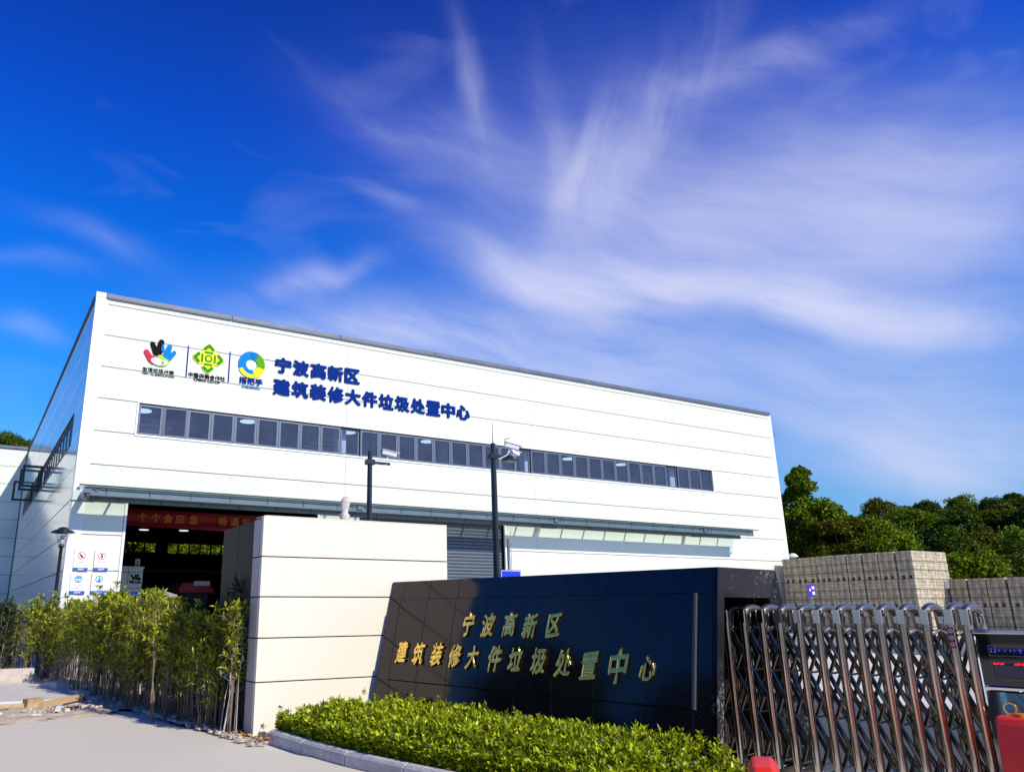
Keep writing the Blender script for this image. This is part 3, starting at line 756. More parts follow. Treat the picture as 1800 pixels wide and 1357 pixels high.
c = Z1(328, 462); put_text('emblem_text', '生活垃圾分类', .145, FL, MT['black'], hall, c[0], c[1], .006, 0, fit=W1(170, 486), bold=.012)
c = Z1(326, 504); put_text('emblem_text', 'MSW CLASSIFICATION', .085, FL, MT['black'], hall, c[0], c[1], .006, 0, fit=W1(168, 486), bold=.01)
for a, b in (((621, 213), (601, 522)), ((1034, 272), (1018, 577))):
    p, q = Z1(*a), Z1(*b); shape('divider', [(q[0]-.015, q[1]), (q[0]+.015, q[1]), (q[0]+.015, p[1]), (q[0]-.015, p[1])], MT['blue_letter'], hall)
# emblem 2: green and yellow cross of arrows
C2 = Z1(822, 343); k2 = .515
def rotp(pts, a): return [(C2[0]+(x*math.cos(a)-y*math.sin(a))*k2, C2[1]+(x*math.sin(a)+y*math.cos(a))*k2) for x, y in pts]
for q in range(4):
    a = q*PI/2
    shape('emblem_cross', rotp([(-.36, .36), (-.42, .62), (-.10, .99), (.10, .99), (.42, .62), (.36, .36), (0, .0)], a), MT['yellow'], hall, 0, .014+.001*q)
    shape('emblem_cross', rotp([(-.35, .56), (-.35, .66), (-.06, .94), (.06, .94), (.35, .66), (.35, .56), (.22, .51), (0, .71), (-.22, .51)], a), MT['dgreen'], hall, 0, .024)
    shape('emblem_cross', rotp([(-.27, .33), (-.27, .46), (.27, .46), (.27, .33)], a), MT['dgreen'], hall, 0, .026)
shape('emblem_cross', ell(C2, .25*k2, .25*k2), MT['dgreen'], hall, 0, .028); shape('emblem_cross', ell(C2, .14*k2, .14*k2), MT['yellow'], hall, 0, .032)
c = Z1(808, 521); put_text('emblem_text', '中国供销合作社', .17, FL, MT['black'], hall, c[0], c[1], .006, 0, fit=W1(625, 992), bold=.016)
c = Z1(808, 563); put_text('emblem_text', 'CHINA CO-OP', .125, FL, MT['black'], hall, c[0], c[1], .006, 0, fit=W1(677, 941), bold=.02)
# emblem 3: ring of two hands
C3 = Z1(1249, 402); r3 = .455
def ring(a0, a1, ri, ro, material, d, oc=(0, 0), n=22):
    out = [(C3[0]+ro*r3*math.cos(a0+(a1-a0)*k/n), C3[1]+ro*r3*math.sin(a0+(a1-a0)*k/n)) for k in range(n+1)]
    inn = [(C3[0]+oc[0]+ri*r3*math.cos(a0+(a1-a0)*k/n), C3[1]+oc[1]+ri*r3*math.sin(a0+(a1-a0)*k/n)) for k in range(n+1)]
    mb = MB(); 
    for k in range(n):
        i = len(mb.v); q = [out[k], out[k+1], inn[k+1], inn[k]]
        mb.v += [tuple(FL(u, v, 0)) for u, v in q]+[tuple(FL(u, v, d)) for u, v in q]
        mb.f += [(i, i+1, i+2, i+3), (i+7, i+6, i+5, i+4), (i, i+4, i+5, i+1), (i+2, i+6, i+7, i+3), (i+1, i+5, i+6, i+2), (i+3, i+7, i+4, i)]
    mb.build('emblem_ring', material, hall)
ring(R(95), R(300), .42, 1.0, MT['cyan'], .020)
ring(R(-60), R(78), .42, 1.0, MT['green'], .022)
ring(R(205), R(345), .74, 1.03, MT['yellow'], .026); ring(R(-75), R(-15), .45, 1.0, MT['yellow'], .025)
for k, (a0, a1, ri, ro) in enumerate(((60, 100, .86, .98), (57, 98, .72, .83), (54, 98, .58, .69), (56, 98, .42, .55))): ring(R(a0), R(a1), ri, ro, MT['cyan'], .030+.001*k)
c = Z1(1243, 566); put_text('emblem_text', '搭把手', .245, FL, MT['blue_letter'], hall, c[0], c[1], .008, 0, fit=W1(1128, 1362), bold=.03)
c = Z1(1243, 627); put_text('emblem_text', 'DABASHOU', .115, FL, MT['cyan'], hall, c[0], c[1], .006, 0, fit=W1(1153, 1333), bold=.03)

# ---- left side window strip with three open sashes
fs = MB()
nS = 22; pS = (SWY1-SWY0)/nS
for k in range(nS):
    y0 = SWY0+k*pS; y1 = y0+pS; b = .06
    if k in (11, 13, 17): continue
    mb = MB()
    for a in ((y0, y0+b, ROWS[5], ROWS[6]), (y1-b, y1, ROWS[5], ROWS[6]), (y0+b, y1-b, ROWS[5], ROWS[5]+b), (y0+b, y1-b, ROWS[6]-b, ROWS[6])):
        mb.box((FX0+.04, a[0]+.004, a[2]), (FX0+.09, a[1]-.004, a[3]))
    w = mb.build('window', MT['frame'], hall); MB().box((FX0+.06, y0+b, ROWS[5]+b), (FX0+.066, y1-b, ROWS[6]-b)).build('pane', MT['glass'], w)
fs.box((FX0-.02, SWY0-.05, ROWS[6]), (FX0+.06, SWY1, ROWS[6]+.04)); fs.box((FX0-.02, SWY0-.05, ROWS[5]-.04), (FX0+.06, SWY1, ROWS[5])); fs.box((FX0-.02, SWY0-.05, ROWS[5]), (FX0+.06, SWY0, ROWS[6])); fs.build('window_surround', MT['frame'], hall)
for (x0_, y0_, x1_, y1_) in ((39, 813, 78, 850), (34, 822, 66, 860), (21, 854, 58, 885)):
    Yp = 37.5 if y0_ < 850 else 42.5
    if x0_ == 34: Yp = 38.7
    a = at_y(x0_, (y0_+y1_)/2, Yp); b_ = at_y(x1_, (y0_+y1_)/2, Yp); 
    xx0 = FX0-max(.75, FX0-a.x); zc_ = (ROWS[5]+ROWS[6])/2; mb = MB(); bb = .10
    for q in ((xx0, xx0+bb, ROWS[5]+.02, ROWS[6]-.02), (FX0-.03-bb, FX0-.03, ROWS[5]+.02, ROWS[6]-.02), (xx0+bb, FX0-.03-bb, ROWS[5]+.02, ROWS[5]+.02+bb), (xx0+bb, FX0-.03-bb, ROWS[6]-.02-bb, ROWS[6]-.02)):
        mb.box((q[0], Yp, q[2]), (q[1], Yp+.05, q[3]))
    w = mb.build('open_window', MT['pole'], hall); MB().box((xx0+bb, Yp+.02, ROWS[5]+.08), (FX0-.13, Yp+.026, ROWS[6]-.08)).build('pane', MT['bglass'], w)

# ---- annex to the left
annex = thing('annex_building', 'lower white panelled annex in the shade, left of the big hall', 'building', (0, 53.5, 0))
FA = lambda u, v, w: (u, 53.5+w, v)
for c_ in ((-6, 2.37), (-14.2, -6), (-22.4, -14.2)):
    for k in range(9):
        z0 = 1.6+k*1.08; panel_slab(FA, c_[0], c_[1], z0, z0+1.08, parent=annex)
MB().box((-22.4, 53.57, 0), (2.37, 70, 11.25)).build('inner_wall', MT['plinth'], annex)
MB().box((-22.4, 53.5, 0), (2.37, 53.56, 1.58)).build('plinth', MT['plinth'], annex)
MB().box((-22.5, 53.4, 11.33), (2.38, 54.0, 11.5)).build('coping', MT['coping'], annex)
MB().box((-22.4, 53.52, 11.32), (2.37, 53.56, 11.329)).build('coping_bed', MT['coping'], annex)
MB().box((-22.4, 53.45, 3.2), (-22.3, 53.5, 6)).build('downpipe', MT['frame'], annex)

# ---- safety posters on the wall
FP = lambda u, v, w: (u, FY-.03-w, v)
def poster(px0, px1, py0, py1, kind, label, t1, t2=None):
    a = WP(px0, (py0+py1)/2); b = WP(px1, (py0+py1)/2); zt_ = WP((px0+px1)/2, py0)[1]; zb_ = WP((px0+px1)/2, py1)[1]
    u0, u1 = a[0], b[0]; cu = (u0+u1)/2; h = zt_-zb_; w = u1-u0
    t = thing('safety_poster', label, 'poster', (cu, FY-.03, zb_), 'safety posters beside the hall doorway')
    shape('board', [(u0, zb_), (u1, zb_), (u1, zt_), (u0, zt_)], MT['poster'], t, 0, .012, FP)
    shape('blue_bar', [(u0, zb_), (u1, zb_), (u1, zb_+h*.15), (u0, zb_+h*.15)], MT['barblue'], t, .012, .016, FP)
    put_text('bar_text', '搭把手', h*.10, FP, MT['white'], t, cu+.03*w, zb_+h*.075, .001, 0, w0=.017, fit=w*.42, bold=.02)
    ci = (cu, zt_-h*.30); rr = h*.175
    if kind in ('no', '5'):
        shape('ring', ell(ci, rr, rr), MT['redred'], t, .012, .016, FP); shape('disc', ell(ci, rr*.82, rr*.82), MT['white'], t, .016, .019, FP)
        if kind == '5': put_text('digit', '5', rr*1.5, FP, MT['black'], t, ci[0], ci[1], .001, 0, w0=.020, bold=.04)
        else:
            shape('icon', capsule((ci[0]-rr*.45, ci[1]+rr*.2), (ci[0]+rr*.1, ci[1]-rr*.3), rr*.12, rr*.16), MT['black'], t, .019, .022, FP)
            shape('icon', [(ci[0]-rr*.2, ci[1]-rr*.5), (ci[0]+rr*.35, ci[1]-rr*.5), (ci[0]+rr*.3, ci[1]-rr*.15), (ci[0]+rr*.05, ci[1]+rr*.3), (ci[0]-rr*.1, ci[1]-rr*.1)], MT['black'], t, .019, .0225, FP)
            shape('slash', capsule((ci[0]-rr*.6, ci[1]+rr*.6), (ci[0]+rr*.6, ci[1]-rr*.6), rr*.1, rr*.1), MT['redred'], t, .023, .025, FP)
    else:
        shape('disc', ell(ci, rr, rr), MT['skyblue'], t, .012, .016, FP)
        shape('icon', ell((ci[0], ci[1]), rr*.72, rr*.72), MT['white'], t, .016, .019, FP)
        if kind == 'helmet':
            shape('icon', ell((ci[0], ci[1]+rr*.12), rr*.66, rr*.55, 0, 12, 0, PI)+[(ci[0]-rr*.66, ci[1]+rr*.1)], MT['skyblue'], t, .019, .022, FP)
            shape('icon', ell((ci[0], ci[1]-rr*.2), rr*.38, rr*.42, 0, 12, PI, 2*PI), MT['skyblue'], t, .019, .0225, FP)
        else:
            shape('icon', ell((ci[0]+rr*.1, ci[1]+rr*.2), rr*.3, rr*.36), MT['skyblue'], t, .019, .022, FP)
            shape('icon', ell((ci[0]+rr*.05, ci[1]-rr*.38), rr*.42, rr*.26, .4), MT['barblue'], t, .019, .0225, FP)
    put_text('caption', t1, h*.075, FP, MT['redred'], t, cu, zt_-h*.60, .001, 0, w0=.012, fit=w*.50)
    if t2: put_text('caption', t2, h*.065, FP, MT['redred'], t, cu, zt_-h*.71, .001, 0, w0=.012, fit=w*.70)
poster(129.5, 155.5, 965, 1003.5, 'no', 'white poster with a crossed-out flame in a red ring, upper left of four', '严禁烟火')
poster(165.5, 190.5, 966, 1003.5, '5', 'white poster with the number 5 in a red ring, upper right of four', '限速行驶')
poster(123, 150, 1006.5, 1044, 'helmet', 'white poster with a blue helmet disc, lower left of four', '进入现场', '必须戴安全帽')
poster(160, 186, 1006.5, 1044, 'mask', 'white poster with a blue mask disc, lower right of four', '必须戴防尘口罩')

# ---- inside the doorway
bp0, bp1 = at_y(227, 893, 26.0), at_y(470, 915, 26.0)
t = thing('red_banner', 'long red banner with gold characters hanging across the open doorway', 'banner', (bp0.x, 26.0, bp0.z-.6))
V = []; F = []; nb = 60; zt_ = 4.72+.0; hh = .56; xb0, xb1 = 3.5, 12.0
zt_ = at_y(230, 892, 26.0).z
for k in range(nb+1):
    x = xb0+(xb1-xb0)*k/nb
    for j in range(7): V.append((x, 26.0+.05*math.sin(j*1.4+x*.5), zt_-hh*j/6-.05*math.sin(PI*k/nb)))
for k in range(nb):
    for j in range(6): a = k*7+j; F.append((a, a+1, a+8, a+7))
link_mesh('cloth', V, F, MT['banner'], t, smooth=True)
FB = lambda u, v, w: (u, 25.90-w, v)
for ch, px in (('个', 251), ('个', 274), ('会', 296), ('应', 317), ('急', 341), ('畅', 392), ('通', 413), ('生', 433)):
    p = at_y(px, 905, 25.9); put_text('character', ch, .30, FB, MT['banner_t'], t, p.x, zt_-hh*.52, .002, 0, bold=.02)
def ibox(name, parent, px0, py0, px1, py1, Y, depth, m, **k):
    a = at_y(px0, py0, Y); b = at_y(px1, py1, Y)
    return MB().box((a.x, Y, min(a.z, b.z)), (b.x, Y+depth, max(a.z, b.z))).build(name, m, parent, **k)
p = at_y(228, 1060, 28.0)
t = thing('equipment_cabinet', 'cream equipment cabinet with a black logo just inside the doorway', 'cabinet', (p.x, 28, 0))
a = at_y(196, 998, 28.0); b = at_y(252, 1000, 28.0)
MB().box((a.x, 28, 0), (b.x, 29.4, a.z)).build('body', MT['cab'], t, bevel=.02)
MB().box((a.x-.02, 27.97, a.z-.0), (b.x+.03, 29.45, a.z+.06)).build('lid', MT['cab'], t)
FC = lambda u, v, w: (u, 27.99-w, v)
for yy in (1006, 1034): z = at_y(225, yy, 28).z; MB().box((a.x, 27.985, z), (b.x, 27.998, z+.012)).build('seam', MT['joint'], t)
z = at_y(223, 1030, 28).x; MB().box((z, 27.986, 0), (z+.012, 27.997, a.z)).build('seam', MT['joint'], t)
def cz(x, y): p = at_y(180+x/5.625, 860+y/5.625, 27.99); return p.x, p.z
shape('logo', [cz(*q) for q in ((272, 842), (292, 842), (310, 872), (326, 842), (345, 842), (318, 892), (303, 892))], MT['black'], t, 0, .008, FC)
shape('logo', [cz(*q) for q in ((350, 838), (366, 838), (345, 892), (326, 892))], MT['black'], t, 0, .009, FC)
shape('logo', ell(cz(364, 884), .05, .05), MT['black'], t, 0, .008, FC)
c = cz(320, 916); put_text('logo_text', 'WEI LAN', .13, FC, MT['black'], t, c[0], c[1], .002, 0, fit=cz(378, 900)[0]-cz(260, 900)[0], bold=.05)
shape('blue_plate', [cz(*q) for q in ((275, 1015), (345, 1015), (345, 1080), (275, 1080))], MT['barblue'], t, 0, .008, FC)
t = thing('roof_hatch_frame', 'small pale metal frame standing on top of the cream cabinet', 'frame', (at_y(242, 990, 28.3).x, 28.3, a.z+.06))
x0 = at_y(237.5, 990, 28.3).x; x1 = at_y(246, 990, 28.3).x; z0 = a.z+.06; z1 = at_y(242, 985, 28.3).z; mb = MB()
mb.box((x0, 28.3, z0), (x0+.05, 28.35, z1)); mb.box((x1-.05, 28.3, z0), (x1, 28.35, z1)); mb.box((x0, 28.3, z1), (x1, 28.35, z1+.05)); mb.box((x0+.05, 28.3, (z0+z1)/2), (x1-.05, 28.35, (z0+z1)/2+.05)); mb.build('rail', MT['cab'], t)
p = at_y(340, 1035, 33)
t = thing('red_machine', 'red sorting machine hood in the dark hall behind the shrubs', 'machine', (p.x, 33, 0))
a = at_y(313, 1023, 33); b = at_y(367, 1042, 33)
mb = MB(); mb.prism([(a.x, b.z), (b.x+.3, b.z), (b.x, a.z), (a.x+.15, a.z)], lambda u, v, w: (u, 33+w, v), 0, 2.0); mb.build('hood', MT['machine'], t, bevel=.03)
MB().box((a.x+.2, 33.1, 0), (b.x, 34.8, b.z-.01)).build('base', MT['dark_in'], t)
q = at_y(355, 1025, 33); MB().box((q.x-.33, 32.985, q.z-.09), (q.x+.33, 32.999, q.z+.09)).build('plate', MT['white'], t)
t = thing('conveyor', 'sloping pale conveyor chute in the hall left of the red machine', 'conveyor', (at_y(295, 1045, 31).x, 31, 0))
a = at_y(273, 1033, 31); b = at_y(312, 1048, 31)
mb = MB(); mb.prism([(a.x, a.z-.12), (b.x, b.z-.12), (b.x, b.z+.05), (a.x, a.z)], lambda u, v, w: (u, 31+w, v), 0, .8); mb.build('chute', MT['cab'], t)
MB().box((a.x+.3, 31.3, 0), (a.x+.4, 31.4, a.z-.25)).build('leg', MT['frame'], t); MB().box((b.x-.2, 31.3, 0), (b.x-.1, 31.4, b.z-.15)).build('leg', MT['frame'], t)
MB().box((FX0+.5, 60, 4.4), (22, 60.3, 4.55)).build('crane_rail', MT['steel_paint'], hall)

# ================================================================== GATEHOUSE WALL BLOCK
GX0, GX1, GY, GZ = 3.615, 6.69, 10.86, 2.955
gh = thing('gatehouse', 'beige panelled gatehouse block with dark joints behind the black sign wall', 'gatehouse', (GX0, GY, 0))
JZ = [0, .712, 1.284, 1.835, 2.387, 2.955]
for k in range(5):
    MB().box((GX0, GY, JZ[k]+(.008 if k else 0)), (GX1, GY+.10, JZ[k+1]-(.008 if k < 4 else 0))).build('stone_panel', MT['stone'], gh, bevel=.004)
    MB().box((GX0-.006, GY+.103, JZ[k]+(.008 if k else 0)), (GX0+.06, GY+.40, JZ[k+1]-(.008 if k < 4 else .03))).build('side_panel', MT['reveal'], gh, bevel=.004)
MB().box((GX0+.02, GY+.02, 0), (GX1-.02, GY+.5, GZ-.02)).build('core', MT['joint'], gh)
for a, b in ((GY+.42, GY+1.25), (GY+1.26, GY+2.1)):
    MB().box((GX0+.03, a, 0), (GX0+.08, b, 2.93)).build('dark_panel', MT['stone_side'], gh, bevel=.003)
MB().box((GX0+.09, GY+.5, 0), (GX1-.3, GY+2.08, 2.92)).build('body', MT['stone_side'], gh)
MB().box((GX0+.02, GY-.004, GZ), (GX1, GY+.4, GZ+.012)).build('top_cap', MT['stone'], gh)
# wrapped fitting on top
p = at_y(605, 912, GY+.15)
t = thing('wrapped_fitting', 'post fitting wrapped in crumpled plastic on top of the beige gatehouse wall', 'fitting', (p.x, p.y, GZ+.012))
mb = MB(); prof = [(.075, -.0), (.07, .05), (.085, .08), (.055, .12), (.06, .2), (.075, .27), (.065, .33), (.03, .37)]
mb.lathe((p.x, p.y, GZ+.012), prof, 14)
for i, v in enumerate(mb.v):
    n_ = noise.noise(Vector(v)*14)*.028; mb.v[i] = (v[0]+n_+(v[2]-GZ)*.05, v[1]+n_, v[2])
mb.build('wrapping', MT['wrap'], t, smooth=True)

# ================================================================== BLACK GRANITE SIGN WALL
TL = Vector((5.703, 10.84, 2.057)); AS = Vector((.1866, -.9824, 0)).normalized(); AW = Vector((.9824, .1866, 0)).normalized()
SLEN = 5.355; LEAN = .444/2.057
NOUT = Vector((-AW.x, -AW.y, LEAN)).normalized(); AT = NOUT.cross(AS).normalized()
if AT.z < 0: AT = -AT                                    # up the slope
def SG(s, z, w): return TL + AS*s + AW*(w) + Vector((0, 0, z-2.057))   # section coords
def FCE(s, t_, n_): return TL + AS*s + AT*t_ + NOUT*n_        # face coords: t up the slope (<=0)
sign = thing('sign_wall', 'black polished granite sign wall with gold characters and leaning face', 'sign wall', (6.2, 8, 0))
def sec(z): return -(2.057-z)*LEAN
def slab_prism(pts, s0, s1, name, m):
    mb = MB(); mb.prism(pts, lambda u, v, w: SG(w, v, u), s0, s1); return mb.build(name, m, sign, bevel=.003)
th = .155; TW = 1.25; bandh = .30
zi = 2.057-bandh
B0 = 0.0
slab_prism([(sec(0)+.02, 0), (sec(0)+th+.02, 0), (sec(zi)+th, zi), (th*.4, 2.04), (.02, 2.04)], .02, SLEN-.06, 'front_core', MT['joint'])
slab_prism([(TW-sec(0)-th, 0), (TW-sec(0), 0), (TW, 2.057), (TW-th*.4, 2.057), (TW-sec(zi)-th, zi)], 0.0, SLEN-.06, 'rear_core', MT['granite'])
slab_prism([(th, zi), (TW-th, zi), (TW-th*.45, 2.04), (th*.45, 2.04)], .02, SLEN-.06, 'top_core', MT['joint'])
slab_prism([(0.0, 2.042), (TW, 2.042), (TW, 2.058), (0.0, 2.058)], 0, SLEN-.06, 'top_slab', MT['granite'])
# splayed end frame: three mitred granite pieces
def end_piece(o_, i_, name):
    # o_: two outer corners (w,z) ; i_: two inner corners, pushed in
    mb = MB(); s0 = SLEN; rec = .05
    P = [SG(s0, o_[0][1], o_[0][0]), SG(s0, o_[1][1], o_[1][0]), SG(s0-rec, i_[1][1], i_[1][0]), SG(s0-rec, i_[0][1], i_[0][0])]
    Q = [p_-AS*.058 if k < 2 else p_-AS*.30 for k, p_ in enumerate(P)]
    i = 0; mb.v = [tuple(p_) for p_ in P+Q]
    mb.f = [(0, 1, 2, 3), (7, 6, 5, 4), (0, 4, 5, 1), (1, 5, 6, 2), (2, 6, 7, 3), (3, 7, 4, 0)]
    mb.build(name, MT['granite_d'], sign)
zi2 = 2.057-.30
oL0, oL1, oR1, oR0 = (sec(0), 0), (0, 2.057), (TW, 2.057), (TW-sec(0), 0)
iL0, iL1, iR1, iR0 = (sec(0)+.21, 0), (sec(zi2)+.225, zi2), (TW-sec(zi2)-.17, zi2), (TW-sec(0)-.17, 0)
end_piece((oL0, oL1), (iL0, iL1), 'end_jamb'); end_piece((oL1, oR1), (iL1, iR1), 'end_lintel'); end_piece((oR1, oR0), (iR1, iR0), 'end_jamb')
# tiles of the leaning face
def tile(s0, s1, t0, t1, n0, n1, name='granite_tile', m=None):
    mb = MB(); mb.box((s0+.0025, t0+.0025, n0), (s1-.0025, t1-.0025, n1), FCE); return mb.build(name, m or MT['granite'], sign, bevel=.002)
TB = -2.057/AT.z                                        # bottom of the slope
tz = lambda z: (z-2.057)/AT.z
IS0, IS1, IT0, IT1 = .30, 5.10, tz(.69), tz(1.80)
edges = [0]+[.30+k*.6 for k in range(9)]+[SLEN]
edges = sorted(set(edges))
for k in range(len(edges)-1):
    a, b = edges[k], edges[k+1]
    tile(a, b, IT1, 0.0, -.015, 0); tile(a, b, TB, IT0, -.015, 0)
    if a < IS0-.01 or b > IS1+.01: tile(a, b, IT0, IT1, -.015, 0)
iv = [IS0+k*(IS1-IS0)/8 for k in range(9)]
for k in range(8): tile(iv[k], iv[k+1], IT0+.004, IT1-.004, -.012, .028, 'inset_tile')
tile(IS1+.0, IS1+.035, IT0, IT1, -.01, .036, 'inset_edge', mat('granite_edge_lit', (.055, .06, .07), .45))  # paler colour puts the sunlight into the right-hand edge
tile(IS0-.02, IS0, IT0, IT1, -.01, .030, 'inset_edge')
# gold characters
def brush(seed, h):
    def w(a, b):
        return a*.82 + b*.16 + .035*h*noise.noise(Vector((a*9/h, b*7/h, seed))), b*1.12 + .10*a + .04*h*noise.noise(Vector((a*6/h, b*6/h, seed+9)))
    return w
def gold_row(body, cs, size):
    for i, (ch, (px, py)) in enumerate(zip(body, cs)):
        p = at_plane(px, py, TL+NOUT*.028, NOUT); d = p-TL; s_, t_ = d.dot(AS), d.dot(AT)
        h = size[i] if isinstance(size, (list, tuple)) else size
        put_text('gold_character', ch, h, lambda u, v, w: FCE(u, v, .034+w), MT['gold'], sign, s_, t_, .010, 0, bevel=.003, bold=-.028, warp=brush(i*3.7, h))
gold_row(ROW1, [(826, 1097.5), (860.5, 1099), (898, 1098), (934, 1100), (976, 1099)], .27)
gold_row(ROW2, [(709, 1146), (738, 1149), (770, 1150.5), (802, 1153), (833, 1155.5), (872, 1157.5), (908, 1159), (949, 1162), (993, 1165.5), (1038, 1170), (1089, 1171), (1141, 1175)],
         [.27, .27, .27, .27, .26, .29, .27, .28, .28, .29, .34, .24])

# ================================================================== KERB AND HEDGE
KL = [Vector((3.70, 10.50, 0)), Vector((3.80, 9.1, 0)), Vector((3.96, 8.1, 0)), Vector((4.24, 6.9, 0)), Vector((4.60, 5.6, 0)), Vector((4.95, 4.5, 0)), Vector((5.4, 3.7, 0))]
def along(P, d):
    for i in range(len(P)-1):
        l = (P[i+1]-P[i]).length
        if d <= l or i == len(P)-2: return P[i].lerp(P[i+1], d/l)
        d -= l
kt = thing('kerb', 'rounded grey concrete kerb stones edging the clipped hedge', 'kerb', tuple(KL[0]))
tot = sum((KL[i+1]-KL[i]).length for i in range(len(KL)-1)); d = 0
while d < tot-.1:
    a = along(KL, d); b = along(KL, min(d+.99, tot)); dr = (b-a).normalized(); sd_ = Vector((-dr.y, dr.x, 0)); ln = (b-a).length-.012
    if sd_.x < 0: sd_ = -sd_
    prof = [(0, -.02), (.19, -.02), (.19, .15), (.07, .16), (.03, .15), (.008, .12), (0, .08)]
    mb = MB(); mb.prism(prof, lambda u, v, w: a+sd_*u+Vector((0, 0, v))+dr*w, 0, ln)
    mb.build('kerb_stone', MT['kerbm'], kt); d += 1.0
a = KL[0]; mb = MB(); mb.box((3.90, 10.40, -.02), (5.3, 10.58, .15)); mb.build('kerb_stone', MT['kerbm'], kt, bevel=.02)

def leaves(P, D, Nn, ln, wd, fold=.25):
    """folded two-triangle leaves; P base, D direction, Nn normal (arrays)"""
    n = len(P); D /= np.linalg.norm(D, axis=1)[:, None]+1e-9
    Sd = np.cross(D, Nn); Sd /= np.linalg.norm(Sd, axis=1)[:, None]+1e-9; U = np.cross(Sd, D)
    ln = ln[:, None]; wd = wd[:, None]
    V = np.empty((n, 4, 3)); V[:, 0] = P; V[:, 1] = P+D*ln*.45+Sd*wd+U*wd*fold; V[:, 2] = P+D*ln-U*ln*.12; V[:, 3] = P+D*ln*.45-Sd*wd+U*wd*fold
    i = np.arange(n)*4
    F = np.concatenate([np.stack([i, i+1, i+2], 1), np.stack([i, i+2, i+3], 1)])
    return V.reshape(-1, 3), F
def fast_mesh(name, V, F, material):
    me = bpy.data.meshes.new(name); me.vertices.add(len(V)); me.vertices.foreach_set('co', np.asarray(V, dtype=np.float32).ravel())
    n = len(F); me.loops.add(n*3); me.loops.foreach_set('vertex_index', np.asarray(F, dtype=np.int32).ravel())
    me.polygons.add(n); me.polygons.foreach_set('loop_start', np.arange(0, n*3, 3, dtype=np.int32)); me.polygons.foreach_set('loop_total', np.full(n, 3, dtype=np.int32))
    me.update(calc_edges=True); me.validate(); me.materials.append(material); return me

def hedge():
    # bed: from the kerb to the foot of the sign wall
    t = thing('hedge', 'low clipped bright green hedge between the kerb and the black sign wall', 'hedge', (4.6, 8, 0))
    def back(y):   # x of the leaning face at hedge height
        s = (10.84-y)/.9824; return TL.x+AS.x*s - (2.057-.35)*LEAN*.98 - .03
    def front(y):
        for i in range(len(KL)-1):
            if KL[i].y >= y >= KL[i+1].y: return KL[i].x+(KL[i+1].x-KL[i].x)*(KL[i].y-y)/(KL[i].y-KL[i+1].y)+.20
        return KL[0].x+.2 if y > KL[0].y else KL[-1].x
    def top(x, y):
        f = (x-front(y)); e = min(f, .30)/.30; n_ = noise.noise(Vector((x*2.1, y*2.1, 1)))*.05+noise.noise(Vector((x*5, y*5, 5)))*.06
        ey = min(max((10.5-y)/.25, 0), 1)*min(max((y-5.15)/.35, 0), 1)
        return (.13+.30*math.sqrt(max(0, 1-(1-e)**2)))*(.35+.65*ey)+n_
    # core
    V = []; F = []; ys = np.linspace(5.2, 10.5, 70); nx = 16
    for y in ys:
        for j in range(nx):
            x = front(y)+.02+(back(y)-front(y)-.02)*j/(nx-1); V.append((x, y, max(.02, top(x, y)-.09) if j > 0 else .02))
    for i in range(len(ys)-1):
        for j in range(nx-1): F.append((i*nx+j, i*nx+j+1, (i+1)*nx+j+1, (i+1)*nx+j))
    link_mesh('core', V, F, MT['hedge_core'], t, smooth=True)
    # sprigs
    N_ = 6800; P = []; D = []; NN = []; L_ = []; W_ = []
    rs = random.Random(11)
    for _ in range(N_):
        y = rs.uniform(5.15, 10.55); x = front(y)+rs.random()**1.25*(back(y)-front(y)); z = top(x, y)
        if rs.random() < .30:  x = front(y)-rs.uniform(-.02, .06); z = rs.uniform(.12, .34)
        f = min(max((x-front(y))/.35, 0), 1); ax = Vector((-(1-f)*.9+rs.gauss(0, .35), rs.gauss(0, .35), .55+.5*f)).normalized()
        z += rs.uniform(-.08, .03)+(rs.uniform(.03, .10) if rs.random() > .93 else 0)
        nl = rs.randint(6, 9); a0 = rs.random()*6.28; o1 = ax.orthogonal().normalized(); o2 = ax.cross(o1)
        for k in range(nl):
            an = a0+k*2.4; out = (o1*math.cos(an)+o2*math.sin(an)); h = k/nl
            p = Vector((x, y, z))+ax*(.05*h-.03); dd = (out*(1.1-.8*h)+ax*(.35+.9*h)).normalized()
            P.append(p[:]); D.append(dd[:]); NN.append((ax+Vector((rs.gauss(0, .25), rs.gauss(0, .25), .3)))[:]); s_ = rs.uniform(.7, 1.25); L_.append(.060*s_); W_.append(.0145*s_)
    V, F = leaves(np.array(P), np.array(D), np.array(NN), np.array(L_), np.array(W_))
    V = V-np.array([4.6, 8, 0])
    o = bpy.data.objects.new('foliage', fast_mesh('foliage', V, F, MT['hedge'])); COL.objects.link(o); o.parent = t; o['kind'] = 'stuff'
hedge()

